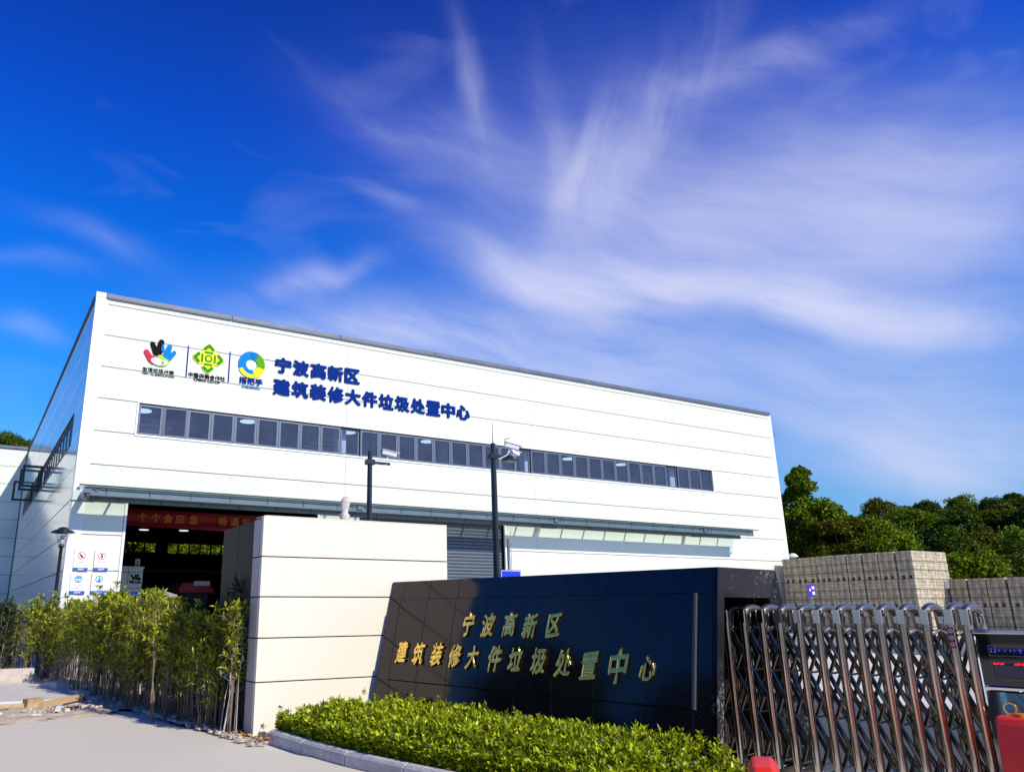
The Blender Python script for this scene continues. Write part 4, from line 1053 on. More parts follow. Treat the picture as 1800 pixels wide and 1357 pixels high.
# ================================================================== SHRUB ROW
def shrub_proto(seed, h=1.95, lo=.55, nst=2, leafm='shrub', stemm='stem', dens=1.0, llen=.115):
    rs = random.Random(seed); mb = MB(); P = []; D = []; NN = []; LN = []
    for q in range(2 if nst > 1 else 0):      # dead, leafless side stems
        a_ = rs.uniform(0, 6.28); b_ = Vector((rs.uniform(-.16, .16), rs.uniform(-.16, .16), 0)); hq = h*rs.uniform(.35, .7)
        mb.tube([b_, b_+Vector((math.cos(a_)*.04, math.sin(a_)*.04, hq*.5)), b_+Vector((math.cos(a_)*.12, math.sin(a_)*.12, hq))], [.008, .006, .002], 4, cap=False)
    for s_ in range(nst):
        bx, by = rs.uniform(-.10, .10), rs.uniform(-.10, .10); hh = h*rs.uniform(.86, 1.0); lx, ly = rs.gauss(0, .07), rs.gauss(0, .07)
        path = []; 
        for k in range(7):
            f = k/6; path.append(Vector((bx+lx*f+rs.gauss(0, .012), by+ly*f+rs.gauss(0, .012), hh*f)))
        mb.tube(path, [.012*(1-.75*k/6) for k in range(7)], 5)
        def pt(f):
            f = min(f, .999)*6; i = int(f); return path[i].lerp(path[i+1], f-i)
        nb = int(17*dens)
        for b in range(nb):
            f = lo+(1-lo)*(b/nb)**.85 if nst else .5; p0 = pt(f); an = b*2.4+rs.random(); up = rs.uniform(.5, 1.1)
            ln = rs.uniform(.12, .36)*(1.25-f*.6)*(.5+.8*f); d = Vector((math.cos(an), math.sin(an), up)).normalized(); p1 = p0+d*ln
            mb.tube([p0, p1], [.004, .002], 3, cap=False)
            nl = int(rs.randint(7, 11)*dens*(.45+.6*f))+1
            for k in range(nl):
                g = .25+.75*k/nl; q = p0.lerp(p1, g); w = k*2.4+rs.random(); o1 = d.orthogonal().normalized(); o2 = d.cross(o1)
                dd = (o1*math.cos(w)+o2*math.sin(w))*.85+d*.6+Vector((0, 0, rs.uniform(-.25, .45)))
                P.append(q[:]); D.append(dd[:]); NN.append((0+rs.gauss(0, .4), rs.gauss(0, .4), 1)); LN.append(llen*rs.uniform(.55, 1.15))
        for k in range(10):
            q = pt(1.0); w = k*2.4; P.append(q[:]); D.append((math.cos(w)*.6, math.sin(w)*.6, 1.0)); NN.append((rs.gauss(0, .4), rs.gauss(0, .4), 1)); LN.append(llen*.9)
    LN = np.array(LN); V, F = leaves(np.array(P), np.array(D), np.array(NN), LN, LN*.18)
    t = thing('young_shrub', 'x', 'shrub', (0, 0, 0))
    me = bpy.data.meshes.new('stem'); me.from_pydata(mb.v, [], mb.f); me.materials.append(MT[stemm]); so_ = bpy.data.objects.new('stem', me); COL.objects.link(so_); so_.parent = t
    lo_ = bpy.data.objects.new('foliage', fast_mesh('foliage', V, F, MT[leafm])); COL.objects.link(lo_); lo_.parent = t; lo_['kind'] = 'stuff'
    return t
protos = [shrub_proto(100+k, (1.95, 2.05, 1.85, 2.0, 1.7, 2.1)[k], (.30, .22, .36, .26, .18, .40)[k], 2+(k % 2), dens=1.0, llen=.125) for k in range(6)]
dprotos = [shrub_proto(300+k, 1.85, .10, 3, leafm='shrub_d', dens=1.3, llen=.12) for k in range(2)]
used = set()
def place_shrub(pr, x, y, label, group, s=1.0, rz=0.0):
    if pr.name in used: return copy_tree(pr, (x, y, .02), label, rz, (s, s, s), group)
    used.add(pr.name); pr.location = (x, y, .02); pr.rotation_euler = (0, 0, rz); pr.scale = (s, s, s); pr['label'] = label; pr['group'] = group; return pr
BED = [at_z(*p, 0) for p in ((30, 1183), (70, 1190), (150, 1222), (215, 1243), (270, 1258), (330, 1275), (395, 1292), (428, 1299))]
rs = random.Random(5)
GR = {'near': ('leafy young shrub on a bare stem in the near half of the shrub row', 'young shrubs in the near half of the row'),
      'far': ('sunlit young shrub on a thin brown stem in the far left half of the row', 'young shrubs in the far half of the row'),
      'back': ('shrub with leaves coloured dark for the shade in the back line of the row', 'dark shrubs in the back line of the row'),
      'dark': ('dark-leaved shrub at the far left end beside the annex', 'dark shrubs at the far left')}
cnt = 0
for i in range(len(BED)-1):
    a, b = BED[i], BED[i+1]; ln = (b-a).length
    n_ = max(3, int(ln/(.25 if i > 1 else .48)))
    for k in range(n_):
        for row in range(3):
            f = (k+rs.random())/n_; p = a.lerp(b, f); off = .10+row*.34+rs.uniform(-.12, .12)
            x = p.x+off*.9; y = p.y+off*.35
            if x > 3.45 and y < 13.2: continue
            px_d = math.hypot(x, y)
            g = 'near' if y < 15.2 else 'far'
            s = rs.uniform(.86, 1.04)
            if i >= 5: s *= 1.02
            s *= rs.choice((.8, .92, 1.0, 1.0, 1.04))*(.90 if y < 15.5 else 1)
            if row == 2 and y < 19: place_shrub(dprotos[rs.randrange(2)], x, y, *GR['back'], s=s*.97, rz=rs.random()*6.28)  # dark leaf colour holds the shade behind the stems
            else: place_shrub(protos[rs.randrange(6)], x, y, *GR[g], s=s, rz=rs.random()*6.28)
            cnt += 1
# belt running left at the foot of the hall
for k in range(34):
    x = rs.uniform(-2.6, 2.2); y = rs.uniform(22.0, 23.6); dk = x < 1.3
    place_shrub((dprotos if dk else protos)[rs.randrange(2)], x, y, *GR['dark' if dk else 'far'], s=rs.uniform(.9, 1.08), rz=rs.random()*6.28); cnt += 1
# tall ones that rise above the row, each told apart
for (px, top_y, Yd, lab) in ((266, 1022, 13.4, 'tallest leafy shrub of the row in front of the hall doorway'), (405, 1022, 11.9, 'tall greyish-leaved shrub standing against the dark gatehouse panel')):
    q = at_z(px, 1270, 0); q = q*(Yd/q.y); hz = at_y(px, top_y, Yd).z; pr = shrub_proto(700+px, hz, .45, 2, 'shrub' if px == 266 else 'shrub_d', dens=1.1)
    q = at_y(px, 1200, Yd); pr.location = (q.x, Yd, .02); pr['label'] = lab
pb = shrub_proto(900, 1.55, .35, 3, 'shrub_g', 'stem_w', dens=.42, llen=.10); q = at_z(400, 1293, 0); pb.location = (q.x, q.y, .02)
pb['label'] = 'nearly bare pale-stemmed shrub with a few leaves by the gatehouse corner'
pb = shrub_proto(905, 1.15, .5, 1, 'shrub', 'stem', dens=.8, llen=.12); q = at_z(342, 1284, 0); pb.location = (q.x, q.y+.05, .02)
pb['label'] = 'short single-stemmed sapling with large leaves at the pavement edge'

# ================================================================== STREET LAMP, POLES, SMALL SIGNS
LY = 23.3
q = at_y(111, 935, LY); lx, lz = q.x, at_y(111, 928, LY).z
t = thing('street_lamp', 'black garden street lamp with a clear lantern left of the posters', 'street lamp', (lx, LY, 0))
MB().tube([(lx, LY, 0), (lx, LY, .6), (lx, LY, .65), (lx, LY, lz-.52)], [.08, .08, .052, .045], 10).build('post', MT['pole'], t, smooth=True)
MB().lathe((lx, LY, lz-.52), [(.05, 0), (.08, .02), (.10, .05), (.07, .06)], 16).build('collar', MT['pole'], t, smooth=True)
MB().lathe((lx, LY, lz-.455), [(.10, 0), (.13, .12), (.17, .24), (.22, .33)], 18).build('lantern', MT['lamp_clear'], t, smooth=True)
MB().lathe((lx, LY, lz-.46), [(.04, 0), (.055, .05), (.055, .24), (.03, .26)], 10).build('bulb', MT['camw'], t, smooth=True)
for k in range(4): MB().lathe((lx, LY, lz-.42+k*.055), [(.085-.008*k, 0), (.085-.008*k, .008)], 12).build('louvre', MT['steel_cap'], t)
MB().lathe((lx, LY, lz-.13), [(.31, 0), (.31, .015), (.23, .07), (.14, .095), (.12, .135), (.03, .16)], 20).build('shade', MT['pole'], t, smooth=True)

def cctv(mb_parent, c, az, el, k=1.0):
    d = Vector((math.cos(az)*math.cos(el), math.sin(az)*math.cos(el), math.sin(el))); s_ = Vector((-math.sin(az), math.cos(az), 0)); u = s_.cross(d)*-1
    u = d.cross(s_)
    if u.z < 0: u = -u
    F = lambda x, y, z: Vector(c)+d*x*k+s_*y*k+u*z*k
    h = MB().box((-.16, -.055, -.045), (.15, .055, .045), F).build('camera_housing', MT['camw'], mb_parent, bevel=.012)
    MB().box((-.17, -.068, .048), (.20, .068, .062), F).build('sun_shield', MT['camw'], h, bevel=.004)
    mb = MB(); mb.tube([F(.148, 0, 0), F(.165, 0, 0)], .036*k, 12); mb.build('lens', MT['pole'], h)
    mb = MB(); mb.tube([F(-.02, 0, -.045), F(-.04, 0, -.15)], .018*k, 8); mb.build('mount', MT['camw'], h)
    return h
def cam_pole(px, py, Y, top_ant, r_, label):
    q = at_y(px, py, Y); t = thing('camera_pole', label, 'camera pole', (q.x, Y, 0)); x = q.x; zt_ = q.z
    MB().tube([(x, Y, 0), (x, Y, zt_-.5), (x, Y, zt_)], [r_*1.25, r_, r_*.92], 14).build('pole', MT['pole'], t, smooth=False)
    MB().lathe((x, Y, zt_), [(r_*.95, 0), (r_*.8, .015), (.01, .03)], 14).build('cap', MT['pole'], t)
    za = at_y(px, top_ant, Y).z; MB().tube([(x, Y, zt_+.03), (x, Y, za)], [.009, .004], 6).build('lightning_rod', MT['pole'], t)
    return t, x, zt_
t, x, z = cam_pole(650.5, 794, 14.2, 752, .052, 'black pole with a single white camera behind the gatehouse')
za = z-.22
mb = MB(); mb.box((x-.09, 14.13, za-.05), (x+.09, 14.27, za+.05)); mb.box((x+.05, 14.17, za-.025), (x+.46, 14.23, za+.025)); mb.build('arm', MT['pole'], t, bevel=.004)
cctv(t, (x+.42, 14.12, za+.20), R(-28), R(-14))
MB().tube([(x+.08, 14.2, za+.1), (x+.2, 14.15, za-.14), (x+.36, 14.16, za-.02)], .006, 5).build('cable', MT['camw'], t)
MB().tube([(x+.28, 14.15, za+.15), (x+.22, 14.18, za+.24), (x+.34, 14.12, za+.30)], .007, 5).build('cable', MT['pole'], t)
t, x, z = cam_pole(866.3, 781, 12.1, 742, .055, 'taller black pole with a cluster of white cameras, right of the other')
za = z-.24
mb = MB(); mb.box((x-.09, 12.03, za-.05), (x+.09, 12.17, za+.05)); mb.box((x+.05, 12.07, za-.02), (x+.46, 12.13, za+.045)); mb.box((x+.28, 12.0, za-.06), (x+.50, 12.2, za-.02)); mb.build('arm', MT['pole'], t, bevel=.004)
h = cctv(t, (x+.34, 11.95, za+.20), R(-30), R(-16), .95)
cctv(t, (x+.52, 12.12, za+.13), R(10), R(-12), .8)
MB().lathe((x+.38, 12.05, za+.04), [(.05, 0), (.06, .05), (.045, .10)], 12).build('junction', MT['camw'], t)
MB().tube([(x+.06, 12.0, za-.06), (x+.24, 11.98, za+.03), (x+.34, 12.0, za+.16)], .008, 5).build('cable', MT['camw'], t)
MB().tube([(x+.2, 11.95, za+.24), (x+.18, 11.96, za+.33), (x+.28, 11.92, za+.36)], .008, 5).build('cable', MT['pole'], t)

# blue sign and galvanised stub behind the black wall
Yb = 11.6
a = at_y(880, 1001, Yb); b = at_y(916, 1001, Yb); zt_ = a.z; w = b.x-a.x; cx_ = (a.x+b.x)/2
t = thing('blue_sign', 'blue road sign with a white border peeping over the black sign wall', 'sign', (cx_, Yb, 0))
MB().box((a.x, Yb, zt_-.34), (b.x, Yb+.02, zt_)).build('plate', MT['signblue'], t, bevel=.03)
def rrect(u0, u1, v0, v1, r_, n=5):
    P = []
    for cx__, cy__, a0 in ((u1-r_, v1-r_, 0), (u0+r_, v1-r_, PI/2), (u0+r_, v0+r_, PI), (u1-r_, v0+r_, 3*PI/2)):
        for k in range(n+1): P.append((cx__+r_*math.cos(a0+PI/2*k/n), cy__+r_*math.sin(a0+PI/2*k/n)))
    return P
FBl = lambda u, v, w_: (u, Yb-.003-w_, v)
mb = MB(); o_ = rrect(a.x+.012, b.x-.012, zt_-.328, zt_-.012, .025); i_ = rrect(a.x+.02, b.x-.02, zt_-.32, zt_-.02, .02); n_ = len(o_)
mb.v = [tuple(FBl(u, v, 0)) for u, v in o_+i_]; mb.f = [(k, (k+1) % n_, n_+(k+1) % n_, n_+k) for k in range(n_)]; mb.build('border', MT['white'], t)
MB().box((cx_-.1, Yb-.008, zt_-.25), (cx_+.1, Yb-.004, zt_-.16)).build('red_mark', MT['redred'], t)
MB().tube([(cx_, Yb+.04, 0), (cx_, Yb+.04, zt_-.02)], .022, 8).build('post', MT['galv'], t)
q = at_y(895, 1000, 12.6); q2 = at_y(893, 947, 12.6)
t = thing('steel_stub_post', 'short galvanised tube with a cable rising behind the blue sign', 'post', (q.x, 12.6, 0))
MB().tube([(q.x, 12.6, 0), (q.x, 12.6, q2.z)], .032, 12).build('tube', MT['galv'], t, smooth=True)
MB().tube([(q.x+.05, 12.58, q2.z-.6), (q.x+.055, 12.58, q2.z-.25), (q.x+.03, 12.58, q2.z-.02), (q.x+.05, 12.58, q2.z+.16)], .006, 5).build('cable', MT['brickm'], t)
q = at_y(1425, 1027, 16.1); q0 = at_y(1419, 1027, 16.1); q1 = at_y(1431, 1027, 16.1); zb_ = at_y(1425, 1048, 16.1).z
t = thing('parking_sign', 'small violet sign on a thin post left of the block stacks', 'sign', (q.x, 16.1, 0))
MB().box((q0.x, 16.1, zb_), (q1.x, 16.12, q.z)).build('plate', MT['signpurple'], t, bevel=.01)
FPu = lambda u, v, w_: (u, 16.095-w_, v)
hh = q.z-zb_
shape('ring', ell((q0.x+.09, zb_+hh*.55), .05, .07), MT['redred'], t, 0, .003, FPu); shape('disc', ell((q0.x+.09, zb_+hh*.55), .03, .04), MT['white'], t, 0, .005, FPu)
MB().box((q.x+.02, 16.09, zb_+hh*.62), (q1.x-.03, 16.096, zb_+hh*.85)).build('print', MT['white'], t); MB().box((q.x+.02, 16.09, zb_+hh*.15), (q1.x-.03, 16.096, zb_+hh*.40)).build('print', MT['white'], t)
MB().tube([(q.x, 16.14, 0), (q.x, 16.14, zb_+.1)], .025, 8).build('post', MT['galv'], t)

# ================================================================== RETRACTABLE GATE
GD = Vector((.1866, -.9824, 0)).normalized(); GN = Vector((.9824, .1866, 0)).normalized(); G0 = Vector((7.35, 5.70, 0))
def GP(t_, n_, z): return G0+GD*t_+GN*n_+Vector((0, 0, z))
gate = thing('retractable_gate', 'polished stainless steel folding gate with arched tops beside the black sign', 'gate', tuple(GP(.9, .2, 0)))
def post_mesh(c_t, c_n, z0, z1, hw, hn, name, m, ch=.35, parent=gate):
    oct_ = [(-hw, -hn*ch), (-hw*ch, -hn), (hw*ch, -hn), (hw, -hn*ch), (hw, hn*ch), (hw*ch, hn), (-hw*ch, hn), (-hw, hn*ch)]
    mb = MB(); mb.prism(oct_, lambda u, v, w: GP(c_t+u, c_n+v, w), z0, z1); return mb.build(name, m, parent, smooth=False)
def round_post(t_, n_, z0, z1, r_, name, m, bul=0):
    P = [GP(t_, n_, z0+(z1-z0)*k/4) for k in range(5)]; return MB().tube(P, r_, 14, cap=False).build(name, m, gate, smooth=True)
TS = [-.72, -.53, -.335, -.137, .066, .255, .455, .645, .838, 1.030, 1.222, 1.415, 1.608, 1.803, 1.925]
DEP = .44
for i, tt in enumerate(TS):
    for n_ in (0, DEP):
        round_post(tt, n_, .10, 1.50, .036, 'post', MT['steel'])
        post_mesh(tt, n_, 1.50, 1.628, .037, .037, 'post_cap', MT['steel_cap'], .8)
    P = []; K = 14
    for k in range(K+1):
        a = PI*k/K; P.append(GP(tt, DEP/2-(DEP/2-.02)*math.cos(a), 1.575+.075*math.sin(a)))
    MB().tube(P, .042, 12).build('arch', MT['steel_arch'], gate, smooth=True)
    # wheel bracket under the arch
    for a_, b_ in ((.12, .16), (DEP-.12, DEP-.16)): MB().tube([GP(tt, a_, 1.44), GP(tt, b_, 1.60)], .012, 6).build('stay', MT['steel_arch'], gate)
    if tt > .0 and tt < 1.9: pass
    mb = MB(); mb.box((tt-.02, -.03, .02), (tt+.02, DEP+.03, .10), lambda x, y, z: GP(x, y, z)); mb.build('foot', MT['steel_d'], gate)
# scissor lattice
def flat_bar(p, q, w, th_, name='lattice_bar'):
    p, q = Vector(p), Vector(q); d = (q-p).normalized(); n_ = GN; s_ = d.cross(n_).normalized(); ln = (q-p).length
    F = lambda x, y, z: p+d*x+s_*y+n_*z
    mb = MB(); pf = [(-w/2, -th_/4), (-w/4, -th_/2), (w/4, -th_/2), (w/2, -th_/4), (w/2, th_/4), (w/4, th_/2), (-w/4, th_/2), (-w/2, th_/4)]
    mb.prism(pf, lambda u, v, w_: F(w_, u, v), 0, ln); return mb.build(name, MT['steel_d'], gate)
idx = list(range(1, len(TS)-1))
for i in idx:
    for n_ in (.085, DEP-.085):
        t0 = TS[i]
        if i+2 < len(TS):
            flat_bar(GP(t0, n_, 1.44), GP(TS[i+2], n_, .60), .044, .022)
            flat_bar(GP(t0, n_+.026, .60), GP(TS[i+2], n_+.026, 1.44), .034, .020)
        if i+1 < len(TS):
            flat_bar(GP(t0, n_, .60), GP(TS[i+1], n_, .16), .044, .022)
            if n_ < .2: flat_bar(GP(t0, n_+.026, .16), GP(TS[i+1], n_+.026, .60), .034, .020)
for i in idx:
    for z in (1.44, 1.02, .60, .16):
        tt = TS[i]
        mb = MB(); mb.tube([GP(tt, .012, z), GP(tt, DEP-.012, z)], .011, 6)
        mb.tube([GP(tt, .045, z), GP(tt, .070, z)], .026, 10); mb.build('pivot', MT['steel_arch'], gate)
    if i < len(TS)-1:
        t0, t1 = TS[i], TS[i]+.19
        MB().tube([GP(t0, .05, 1.40), GP((t0+t1)/2, .05, 1.455), GP(t1, .05, 1.40)], .016, 6).build('linkage', MT['steel'], gate)
# red sticker on the last but one post
p_t = TS[-2]
st = MB().box((p_t-.022, -.0365, 1.30), (p_t+.022, -.032, 1.475), lambda x, y, z: GP(x, y, z)).build('sticker', MT['sticker'], gate)
FSt = lambda u, v, w: GP(p_t+u, -.038-w, v)
for k in range(3):
    c_ = (0, 1.33+k*.058); mb = MB(); o_ = ell(c_, .018, .018, n=14); i_ = ell(c_, .013, .013, n=14); n_ = len(o_)
    mb.v = [tuple(FSt(u, v, 0)) for u, v in o_+i_]; mb.f = [(k2, (k2+1) % n_, n_+(k2+1) % n_, n_+k2) for k2 in range(n_)]; mb.build('symbol', MT['white'], st)
    shape('symbol', capsule((-.009, c_[1]-.009), (.009, c_[1]+.009), .002, .002, 3), MT['white'], st, 0, .001, FSt)

# ---- drive head at the right end
head = thing('gate_drive_head', 'gate drive head with a lit display over a perforated steel panel', 'gate motor', tuple(GP(2.4, .2, 0)))
def hb(a, b, name, m, bevel=.004, parent=head): 
    mb = MB(); mb.box(a, b, lambda x, y, z: GP(x, y, z)); return mb.build(name, m, parent, bevel=bevel)
hb((1.965, -.035, 1.425), (2.50, DEP+.03, 1.463), 'top_rail', MT['steel_cap'], .006)
hb((1.975, -.005, 1.0), (2.49, DEP, 1.42), 'display_case', MT['screen'])
hb((1.975, -.028, .965), (2.49, DEP, .997), 'middle_rail', MT['steel_cap'], .006)
def HF(tt, z, w): return GP(tt, -.010-w, z)
def outline(t0, t1, z0, z1, wd, m):
    mb = MB()
    for q in ((t0, t1, z1-wd, z1), (t0, t1, z0, z0+wd), (t0, t0+wd, z0+wd, z1-wd), (t1-wd, t1, z0+wd, z1-wd)): mb.prism([(q[0], q[2]), (q[1], q[2]), (q[1], q[3]), (q[0], q[3])], HF, 0, .003)
    mb.build('display_border', m, head)
gy = mat('display_gold', (.30, .26, .08), .5)
outline(2.055, 2.37, 1.245, 1.330, .004, gy); outline(2.055, 2.39, 1.06, 1.20, .005, gy)
shape('led_matrix', [(2.06, 1.065), (2.385, 1.065), (2.385, 1.195), (2.06, 1.195)], MT['led_matrix'], head, 0, .001, HF)
def dots(rows, t0, z0, st_, m, r_=.0022):
    mb = MB()
    for j, row in enumerate(rows):
        for i, ch in enumerate(row):
            if ch != '.': mb.prism([(t0+i*st_-r_, z0-j*st_-r_), (t0+i*st_+r_, z0-j*st_-r_), (t0+i*st_+r_, z0-j*st_+r_), (t0+i*st_-r_, z0-j*st_+r_)], HF, .002, .004)
    mb.build('led_dots', m, head)
dots(['##.#.##.##..........#.###.##.#.......#', '#####.####.........######.####......##'], 2.075, 1.187, .0078, MT['led_r'], .0032)
dots(['#..#.................#.......', '#..#..#...#...#..#..###..#..#', '#..#..#...#...#..#...#...#..#', '#.##.................#......#'], 2.075, 1.305, .0098, MT['led_b'], .0033)
mb = MB()
for j in range(13):
    for i in range(31): mb.prism([(2.075+i*.0098-.003, 1.075+j*.0075-.0022), (2.075+i*.0098+.003, 1.075+j*.0075-.0022), (2.075+i*.0098+.003, 1.075+j*.0075+.0022), (2.075+i*.0098-.003, 1.075+j*.0075+.0022)], HF, .001, .0018)
mb.build('led_grid', mat('led_off', (.22, .22, .23), .5), head)
# curved perforated front
V = []; F = []; nx, nz = 24, 20
for j in range(nz+1):
    z = .10+(.962-.10)*j/nz
    for i in range(nx+1):
        u = i/nx; tt = 1.98+.51*u
        V.append(tuple(GP(tt, -.01-.11*math.sin(PI*u)*1.0-.04*math.sin(PI*j/nz), z)))
for j in range(nz):
    for i in range(nx): a_ = j*(nx+1)+i; F.append((a_, a_+1, a_+nx+2, a_+nx+1))
link_mesh('front_panel', V, F, MT['perf'], head, smooth=True)
hb((1.98, .04, .08), (2.49, DEP, .96), 'housing', MT['steel_d'])
ec = (2.165, .845)
mb = MB(); mb.prism(ell(ec, .05, .05, n=28), lambda u, v, w: GP(u, -.142-w, v), -.04, .012); mb.build('badge', MT['gold'], head, bevel=.004)
mb = MB(); mb.prism(ell(ec, .036, .036, n=24), lambda u, v, w: GP(u, -.1545-w, v), 0, .002); mb.build('badge_disc', mat('badge_blue', (.05, .22, .35), .2, metal=.6), head)
for tt in (2.525, 2.72):
    for n_ in (0, DEP):
        P = [GP(tt, n_, .10+1.4*k/4) for k in range(5)]; MB().tube(P, .036, 14, cap=False).build('post', MT['steel'], head, smooth=True)
        post_mesh(tt, n_, 1.50, 1.628, .037, .037, 'post_cap', MT['steel_cap'], .8, head)
    P = [GP(tt, DEP/2-(DEP/2-.02)*math.cos(PI*k/14), 1.575+.075*math.sin(PI*k/14)) for k in range(15)]; MB().tube(P, .042, 12).build('arch', MT['steel_arch'], head, smooth=True)

# ---- red water-filled barriers
def barrier(c, rz, label):
    t = thing('water_barrier', label, 'road barrier', (c[0], c[1], 0)); ca, sa = math.cos(rz), math.sin(rz)
    def F(u, v, w): return (c[0]+w*ca-u*sa, c[1]+w*sa+u*ca, v)
    prof = [(-.22, 0), (.22, 0), (.21, .10), (.15, .22), (.12, .55), (.085, .74), (.06, .80), (-.06, .80), (-.085, .74), (-.12, .55), (-.15, .22), (-.21, .10)]
    mb = MB(); mb.prism(prof, F, -.5, .5); mb.build('body', MT['red_plastic'], t, bevel=.02)
    mb = MB(); mb.tube([F(0, .79, -.33), F(0, .825, -.33)], .04, 14); mb.build('filler_cap', MT['cover'], t)
    mb = MB()
    for w in (-.2, .2): mb.tube([F(-.165, .38, w), F(-.125, .38, w)], .07, 14)
    mb.build('recess_disc', MT['recess_shade'], t)  # black discs hold the shade of the handholds
    mb = MB(); mb.box((-.05, .80, -.1), (.05, .845, .1), lambda x, y, z: F(x, y, z)); mb.build('lug', MT['red_plastic'], t, bevel=.01)
    return t
q = at_z(1338, 1319, .82)
vd = Vector((q.x, q.y, 0)).normalized(); bc = q-vd*.55
barrier((bc.x, bc.y, 0), math.atan2(vd.y, vd.x), 'red plastic water barrier whose rounded top shows at the foot of the gate')
barrier((6.25, 2.3, 0), R(20), 'red plastic water barrier on the road in front of the gate drive head')
bc = GP(2.60, -.30, 0)  # added barrier stands in for the red mirrored in the head's panel
barrier((bc.x, bc.y, 0), math.atan2(GD.y, GD.x), 'red barrier added in front of the drive head for the red reflection on its panel')
barrier((3.0, 2.0, 0), R(-70), 'red plastic water barrier on the pavement nearest the viewer')
barrier((4.6, 1.6, 0), R(-10), 'red plastic water barrier between the two others beside the gate')

# ================================================================== PAVER STACKS
def stack_mesh(wy, wx, h, holes=True, seed=0):
    """one strapped cube of blocks, origin at its foot, front towards -X, wy along Y"""
    rs_ = random.Random(seed); mb = MB(); nz = 9; ny = 5; nx = 5; dz = h/nz
    for j in range(nz):
        for i in range(ny):
            for k in range(nx):
                if 0 < i < ny-1 and 0 < k < nx-1 and j < nz-1: continue
                if j == 0 and i in (1, 3) and holes: continue
                e = rs_.uniform(-.012, .012); g = .0065
                y0, y1 = -wy/2+wy*i/ny, -wy/2+wy*(i+1)/ny; x0, x1 = wx*k/nx, wx*(k+1)/nx
                mb.box((x0+g+(e if k == 0 else 0), y0+g+(e if i == 0 else 0), j*dz+g*.6), (x1-g, y1-g, (j+1)*dz-g*.6))
    me = bpy.data.meshes.new('blocks'); me.from_pydata(mb.v, [], mb.f); me.materials.append(MT['block'])
    sb = MB()
    for f in (.3, .7):
        y = -wy/2+wy*f; sb.box((-.018, y-.008, 0), (-.014, y+.008, h+.006))
    for f in (.3, .62): sb.box((-.019, -wy/2-.015, h*f), (-.0145, wy/2+.015, h*f+.016)); sb.box((0, -wy/2-.018, h*f), (wx, -wy/2-.014, h*f+.016))
    ms = bpy.data.meshes.new('strap'); ms.from_pydata(sb.v, [], sb.f); ms.materials.append(MT['strap'])
    cb = MB(); cb.box((.03, -wy/2+.03, h/nz), (wx-.03, wy/2-.03, h-.03)); mc = bpy.data.meshes.new('inner'); mc.from_pydata(cb.v, [], cb.f); mc.materials.append(MT['joint'])
    return me, ms, mc
SM = [stack_mesh(.645, 1.3, 1.085, seed=k) for k in range(4)]
def put_stack(x, y, z, k, label, sc=(1, 1, 1)):
    t = thing('block_stack', label, 'block stack', (x, y, z), 'strapped cubes of concrete blocks'); t.scale = sc
    for n_, me in zip(('blocks', 'strap', 'inner'), SM[k]):
        o_ = bpy.data.objects.new(n_, me); COL.objects.link(o_); o_.parent = t
        if n_ == 'blocks': o_['kind'] = 'stuff'
X1, Y1 = 32.75, 17.75
ordn = ['first', 'second', 'third', 'fourth', 'fifth', 'sixth', 'seventh', 'eighth', 'ninth']
tier = {0: 'bottom', 1: 'middle', 2: 'top'}
rs = random.Random(9)
for tr in range(3):
    for k in range(9):
        dx = .0 if k < 6 else .25+.12*(k-6)
        put_stack(X1+dx+rs.uniform(-.03, .03)+.04*(tr == 2), Y1+.34+k*.695+rs.uniform(-.01, .01), .55+1.1*tr, rs.randrange(4), f'pale block cube, {tier[tr]} tier of the tall stack, {ordn[k]} from its sunlit corner')
    put_stack(X1+1.34+rs.uniform(-.02, .02), Y1+.36+rs.uniform(-.03, .03), .55+1.1*tr, rs.randrange(4), f'block cube on the sunlit end of the tall stack, {tier[tr]} tier, farther from the corner')
for tr in range(2):
    for k in range(6):
        put_stack(35.0+rs.uniform(-.03, .03), 17.35-k*.71+rs.uniform(-.01, .01), .55+1.1*tr, rs.randrange(4), f'grey block cube, {"lower" if tr == 0 else "upper"} tier of the low right-hand stack, {ordn[k]} from the left')
# label sheet on the low stack
q = at_x(1663, 1027, 34.93)
mb = MB().box((34.9, q.y-.12, q.z-.16), (34.905, q.y+.12, q.z+.16)); tag(link_mesh('paper_tag', mb.v, mb.f, MT['white'], org=(34.9, q.y, q.z)), 'white paper tag stuck on the block stack at its corner', 'tag')
# plastic bag on the far left cube
q = at_x(1395, 983, 33.2)
mb = MB(); mb.lathe((q.x, q.y, 3.87), [(.12, 0), (.2, .05), (.16, .14), (.05, .2)], 10)
for i, v in enumerate(mb.v): n_ = noise.noise(Vector(v)*9)*.08; mb.v[i] = (v[0]+n_, v[1]-n_, v[2])
tag(link_mesh('plastic_sheet', mb.v, mb.f, MT['camw'], org=(q.x, q.y, 3.87)), 'crumpled white plastic on the top cube next to the hall corner', 'plastic sheet')

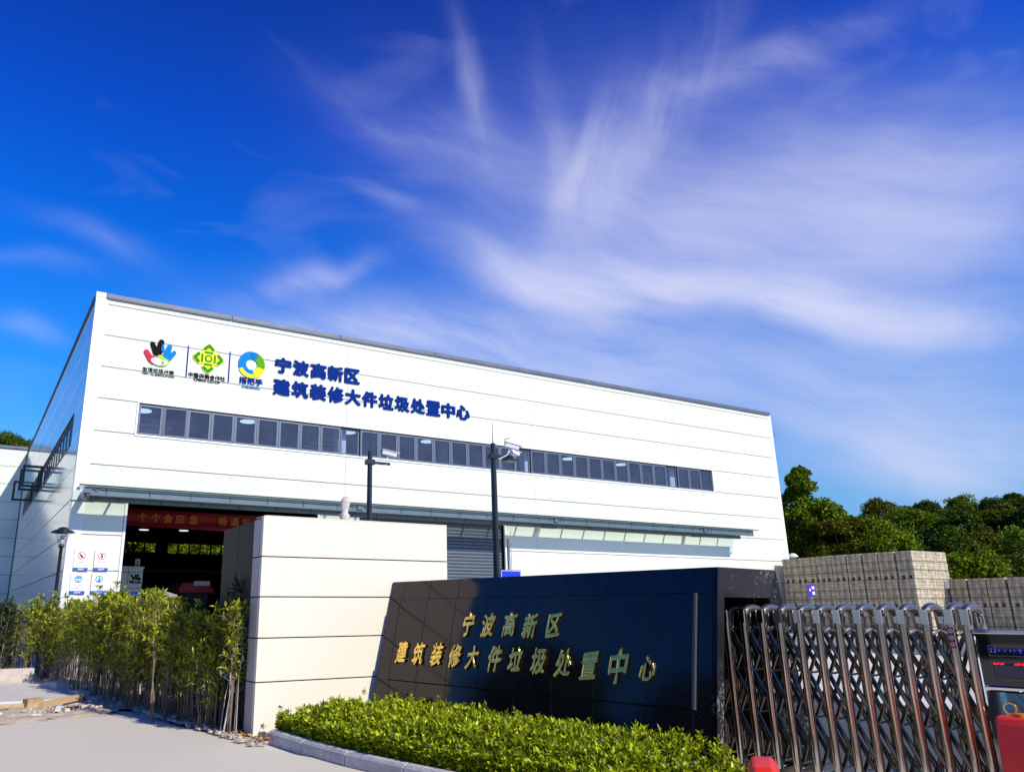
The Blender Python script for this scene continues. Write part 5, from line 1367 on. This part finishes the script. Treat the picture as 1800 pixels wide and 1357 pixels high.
# ================================================================== TREES
def crown_mesh(name, seed, n_bl, rad, hgt, nleaf, lsize, material, tall=False, round_=False):
    r_ = np.random.default_rng(seed); P = []; D = []; NN = []
    bl = []
    for k in range(n_bl):
        if tall: zz = hgt*(.12+.86*k/n_bl); rr = rad*(1.08-.92*(k/n_bl)**1.1)*r_.uniform(.75, 1.1); a = r_.uniform(0, 6.28); o_ = rr*.75; c = np.array([o_*math.cos(a), o_*math.sin(a), zz]); sz = rr*.62+.25
        else:
            a = k*2.4; f = math.sqrt((k+.5)/n_bl); c = np.array([rad*.66*f*math.cos(a), rad*.66*f*math.sin(a), hgt*(.55+.30*(1-f*f))+r_.uniform(-.1, .1)*hgt]); sz = rad*r_.uniform(.20, .40)
        bl.append((c, sz))
    per = nleaf//n_bl
    for c, sz in bl:
        v = r_.normal(size=(per, 3)); v /= np.linalg.norm(v, axis=1)[:, None]; v[:, 2] = np.where(v[:, 2] < -.35, -v[:, 2]*.6, v[:, 2])
        rr = sz*(1-.35*r_.random(per)**2)*(1+.18*np.sin(v[:, 0]*5+seed)*np.sin(v[:, 1]*6))
        p = c+v*rr[:, None]*np.array([1, 1, .78]); P.append(p); D.append(v*.6+r_.normal(size=(per, 3))*.7); NN.append(v+r_.normal(size=(per, 3))*.45+np.array([0, 0, .35]))
    P = np.concatenate(P); D = np.concatenate(D); NN = np.concatenate(NN); ln = lsize*r_.uniform(.6, 1.4, len(P))
    V, F = leaves(P, D, NN, ln, ln*.36)
    # dark woody heart so that the crown is not see-through in its middle
    return fast_mesh(name, V, F, material), bl
def trunk_mesh(h, r_, bl, seed):
    mb = MB(); rs_ = random.Random(seed); mb.tube([(0, 0, -1.5), (0, 0, 0), (rs_.uniform(-.1, .1), rs_.uniform(-.1, .1), h*.45), (rs_.uniform(-.2, .2), rs_.uniform(-.2, .2), h*.75)], [r_*1.3, r_, r_*.7, r_*.3], 7)
    for c, sz in bl[::2][:6]: mb.tube([(0, 0, h*.3), tuple(np.array([0, 0, h*.3])*.4+c*.6), tuple(c)], [r_*.45, r_*.25, r_*.1], 5)
    me = bpy.data.meshes.new('trunk'); me.from_pydata(mb.v, [], mb.f); me.materials.append(MT['bark']); return me
VAR = []
for k in range(8):
    rad = (2.6, 3.1, 2.3, 2.8)[k % 4]; hg = (5.6, 6.2, 5.0, 6.6)[k % 4]
    me, bl = crown_mesh('crown', 40+k, 28, rad, hg, 9000, .20, GREENS[k % 4] if k < 4 else GREENS[(0, 1, 0, 2)[k-4]]); VAR.append((me, trunk_mesh(hg, .18, bl, k)))
def place_tree(x, y, z, k, label, group, s=1.0, sz=1.0):
    t = thing('hill_tree', label, 'tree', (x, y, z), group); t.rotation_euler = (0, 0, random.random()*6.28); t.scale = (s, s, s*sz)
    for n_, me in zip(('crown', 'trunk'), VAR[k]):
        o_ = bpy.data.objects.new(n_, me); COL.objects.link(o_); o_.parent = t
KIND = ['dark green tree in the wood on the hillside behind the block stacks', 'mid green tree in the wood on the hillside behind the block stacks', 'olive green tree in the wood on the hillside behind the block stacks', 'bright green tree in the wood on the hillside behind the block stacks']
random.seed(21); n_t = 0
for row in range(9):
    s_ = 56+row*10.5; step = (3.5 if row < 4 else 2.9)/s_*57.3
    b = 49.5+random.random()*step
    while b < 73:
        s2 = s_+random.uniform(-3.5, 3.5); bb = b+random.uniform(-.35, .35)*step; x, y = s2*math.sin(R(bb)), s2*math.cos(R(bb))
        k = random.choice((0, 1, 4, 5, 6, 0, 4, 6, 2, 7, 3) if row > 2 else (1, 2, 3, 5, 7, 3)); kk = k if k < 4 else (0, 1, 0, 2)[k-4]
        place_tree(x, y, hill_h(x, y)-.6, k, KIND[kk], ('dark', 'mid green', 'olive', 'bright green')[kk]+' trees on the hillside', random.uniform(.72, 1.1), random.uniform(.78, 1.02)); b += step
for i in range(34):   # left ridge behind the annex, and the slope seen through the rear windows
    if i < 16: bb = -1.5+i*.42; s2 = random.uniform(112, 134); lb, g = 'tree on the ridge just above the annex roof at far left', 'trees above the annex roof'
    else: bb = 1.0+(i-16)*.85; s2 = random.uniform(90, 104); lb, g = 'sunlit tree seen through the rear windows of the dark hall', 'trees behind the hall'
    x, y = s2*math.sin(R(bb)), s2*math.cos(R(bb)); k = random.choice((1, 2, 3)); 
    place_tree(x, y, hill_h(x, y)-.6, k, lb, g, random.uniform(.8, 1.1) if i < 16 else 1.25)
for i in range(22):    # unseen trees, added to darken what the polished stone and steel mirror
    a = R(150+i*8.6); d = 19+random.uniform(-2, 2); x, y = d*math.sin(a), d*math.cos(a)
    if x > 1 and y > -6: continue
    place_tree(x, y, 0, random.choice((0, 1, 5)), 'unseen dark tree added behind the viewer for the reflections', 'added trees behind the viewer', random.uniform(.9, 1.2))
# the tall light green tree beside the hall and its bushy neighbours
def own_tree(px, top_y, s_, rad, base_z, mat_, label, seed, tall=True, n=9000, ls=.24):
    bb = bearing(px, top_y); x, y = s_*math.sin(bb), s_*math.cos(bb); d = ray(px, top_y); k = s_/math.hypot(d.x, d.y); ztop = EYE+d.z*k
    h = ztop-base_z; me, bl = crown_mesh('crown', seed, 17 if tall else 12, rad, h, n, ls, mat_, tall)
    t = thing('broadleaf_tree', label, 'tree', (x, y, base_z)); 
    for n_, m_ in (('crown', me), ('trunk', trunk_mesh(h, .2, bl, seed))):
        o_ = bpy.data.objects.new(n_, m_); COL.objects.link(o_); o_.parent = t
own_tree(1408, 814, 50, 2.05, 1.0, GREENS[3], 'tall pointed light green tree right beside the corner of the hall', 501, True, 30000, .15)
own_tree(1446, 880, 48, 2.0, 1.0, GREENS[3], 'bright leafy tree just right of the tall pointed tree', 502, True, 18000, .15)
own_tree(1475, 905, 47, 2.2, 1.0, GREENS[2], 'olive feathery tree above the left end of the block stacks', 503, False, 17000, .15)
own_tree(1515, 915, 48, 2.2, 1.0, GREENS[3], 'yellow-green bushy tree above the middle of the block stacks', 504, False, 17000, .15)
own_tree(1555, 935, 46, 1.8, 1.0, GREENS[3], 'low bright tree just above the block stacks, near their sunlit corner', 505, False, 15000, .15)
own_tree(1700, 968, 44, 2.0, 1.0, GREENS[3], 'bright leafy bush above the low right-hand block stack', 506, False, 17000, .15)
own_tree(1755, 972, 45, 2.1, 1.0, GREENS[1], 'green bush above the low block stack by the right edge', 507, False, 17000, .15)

bpy.context.view_layer.update()
tris = sum(len(o.data.polygons) for o in S.objects if o.type == 'MESH')
print('objects', len(S.objects), 'faces incl. copies', tris, 'shrubs', cnt)
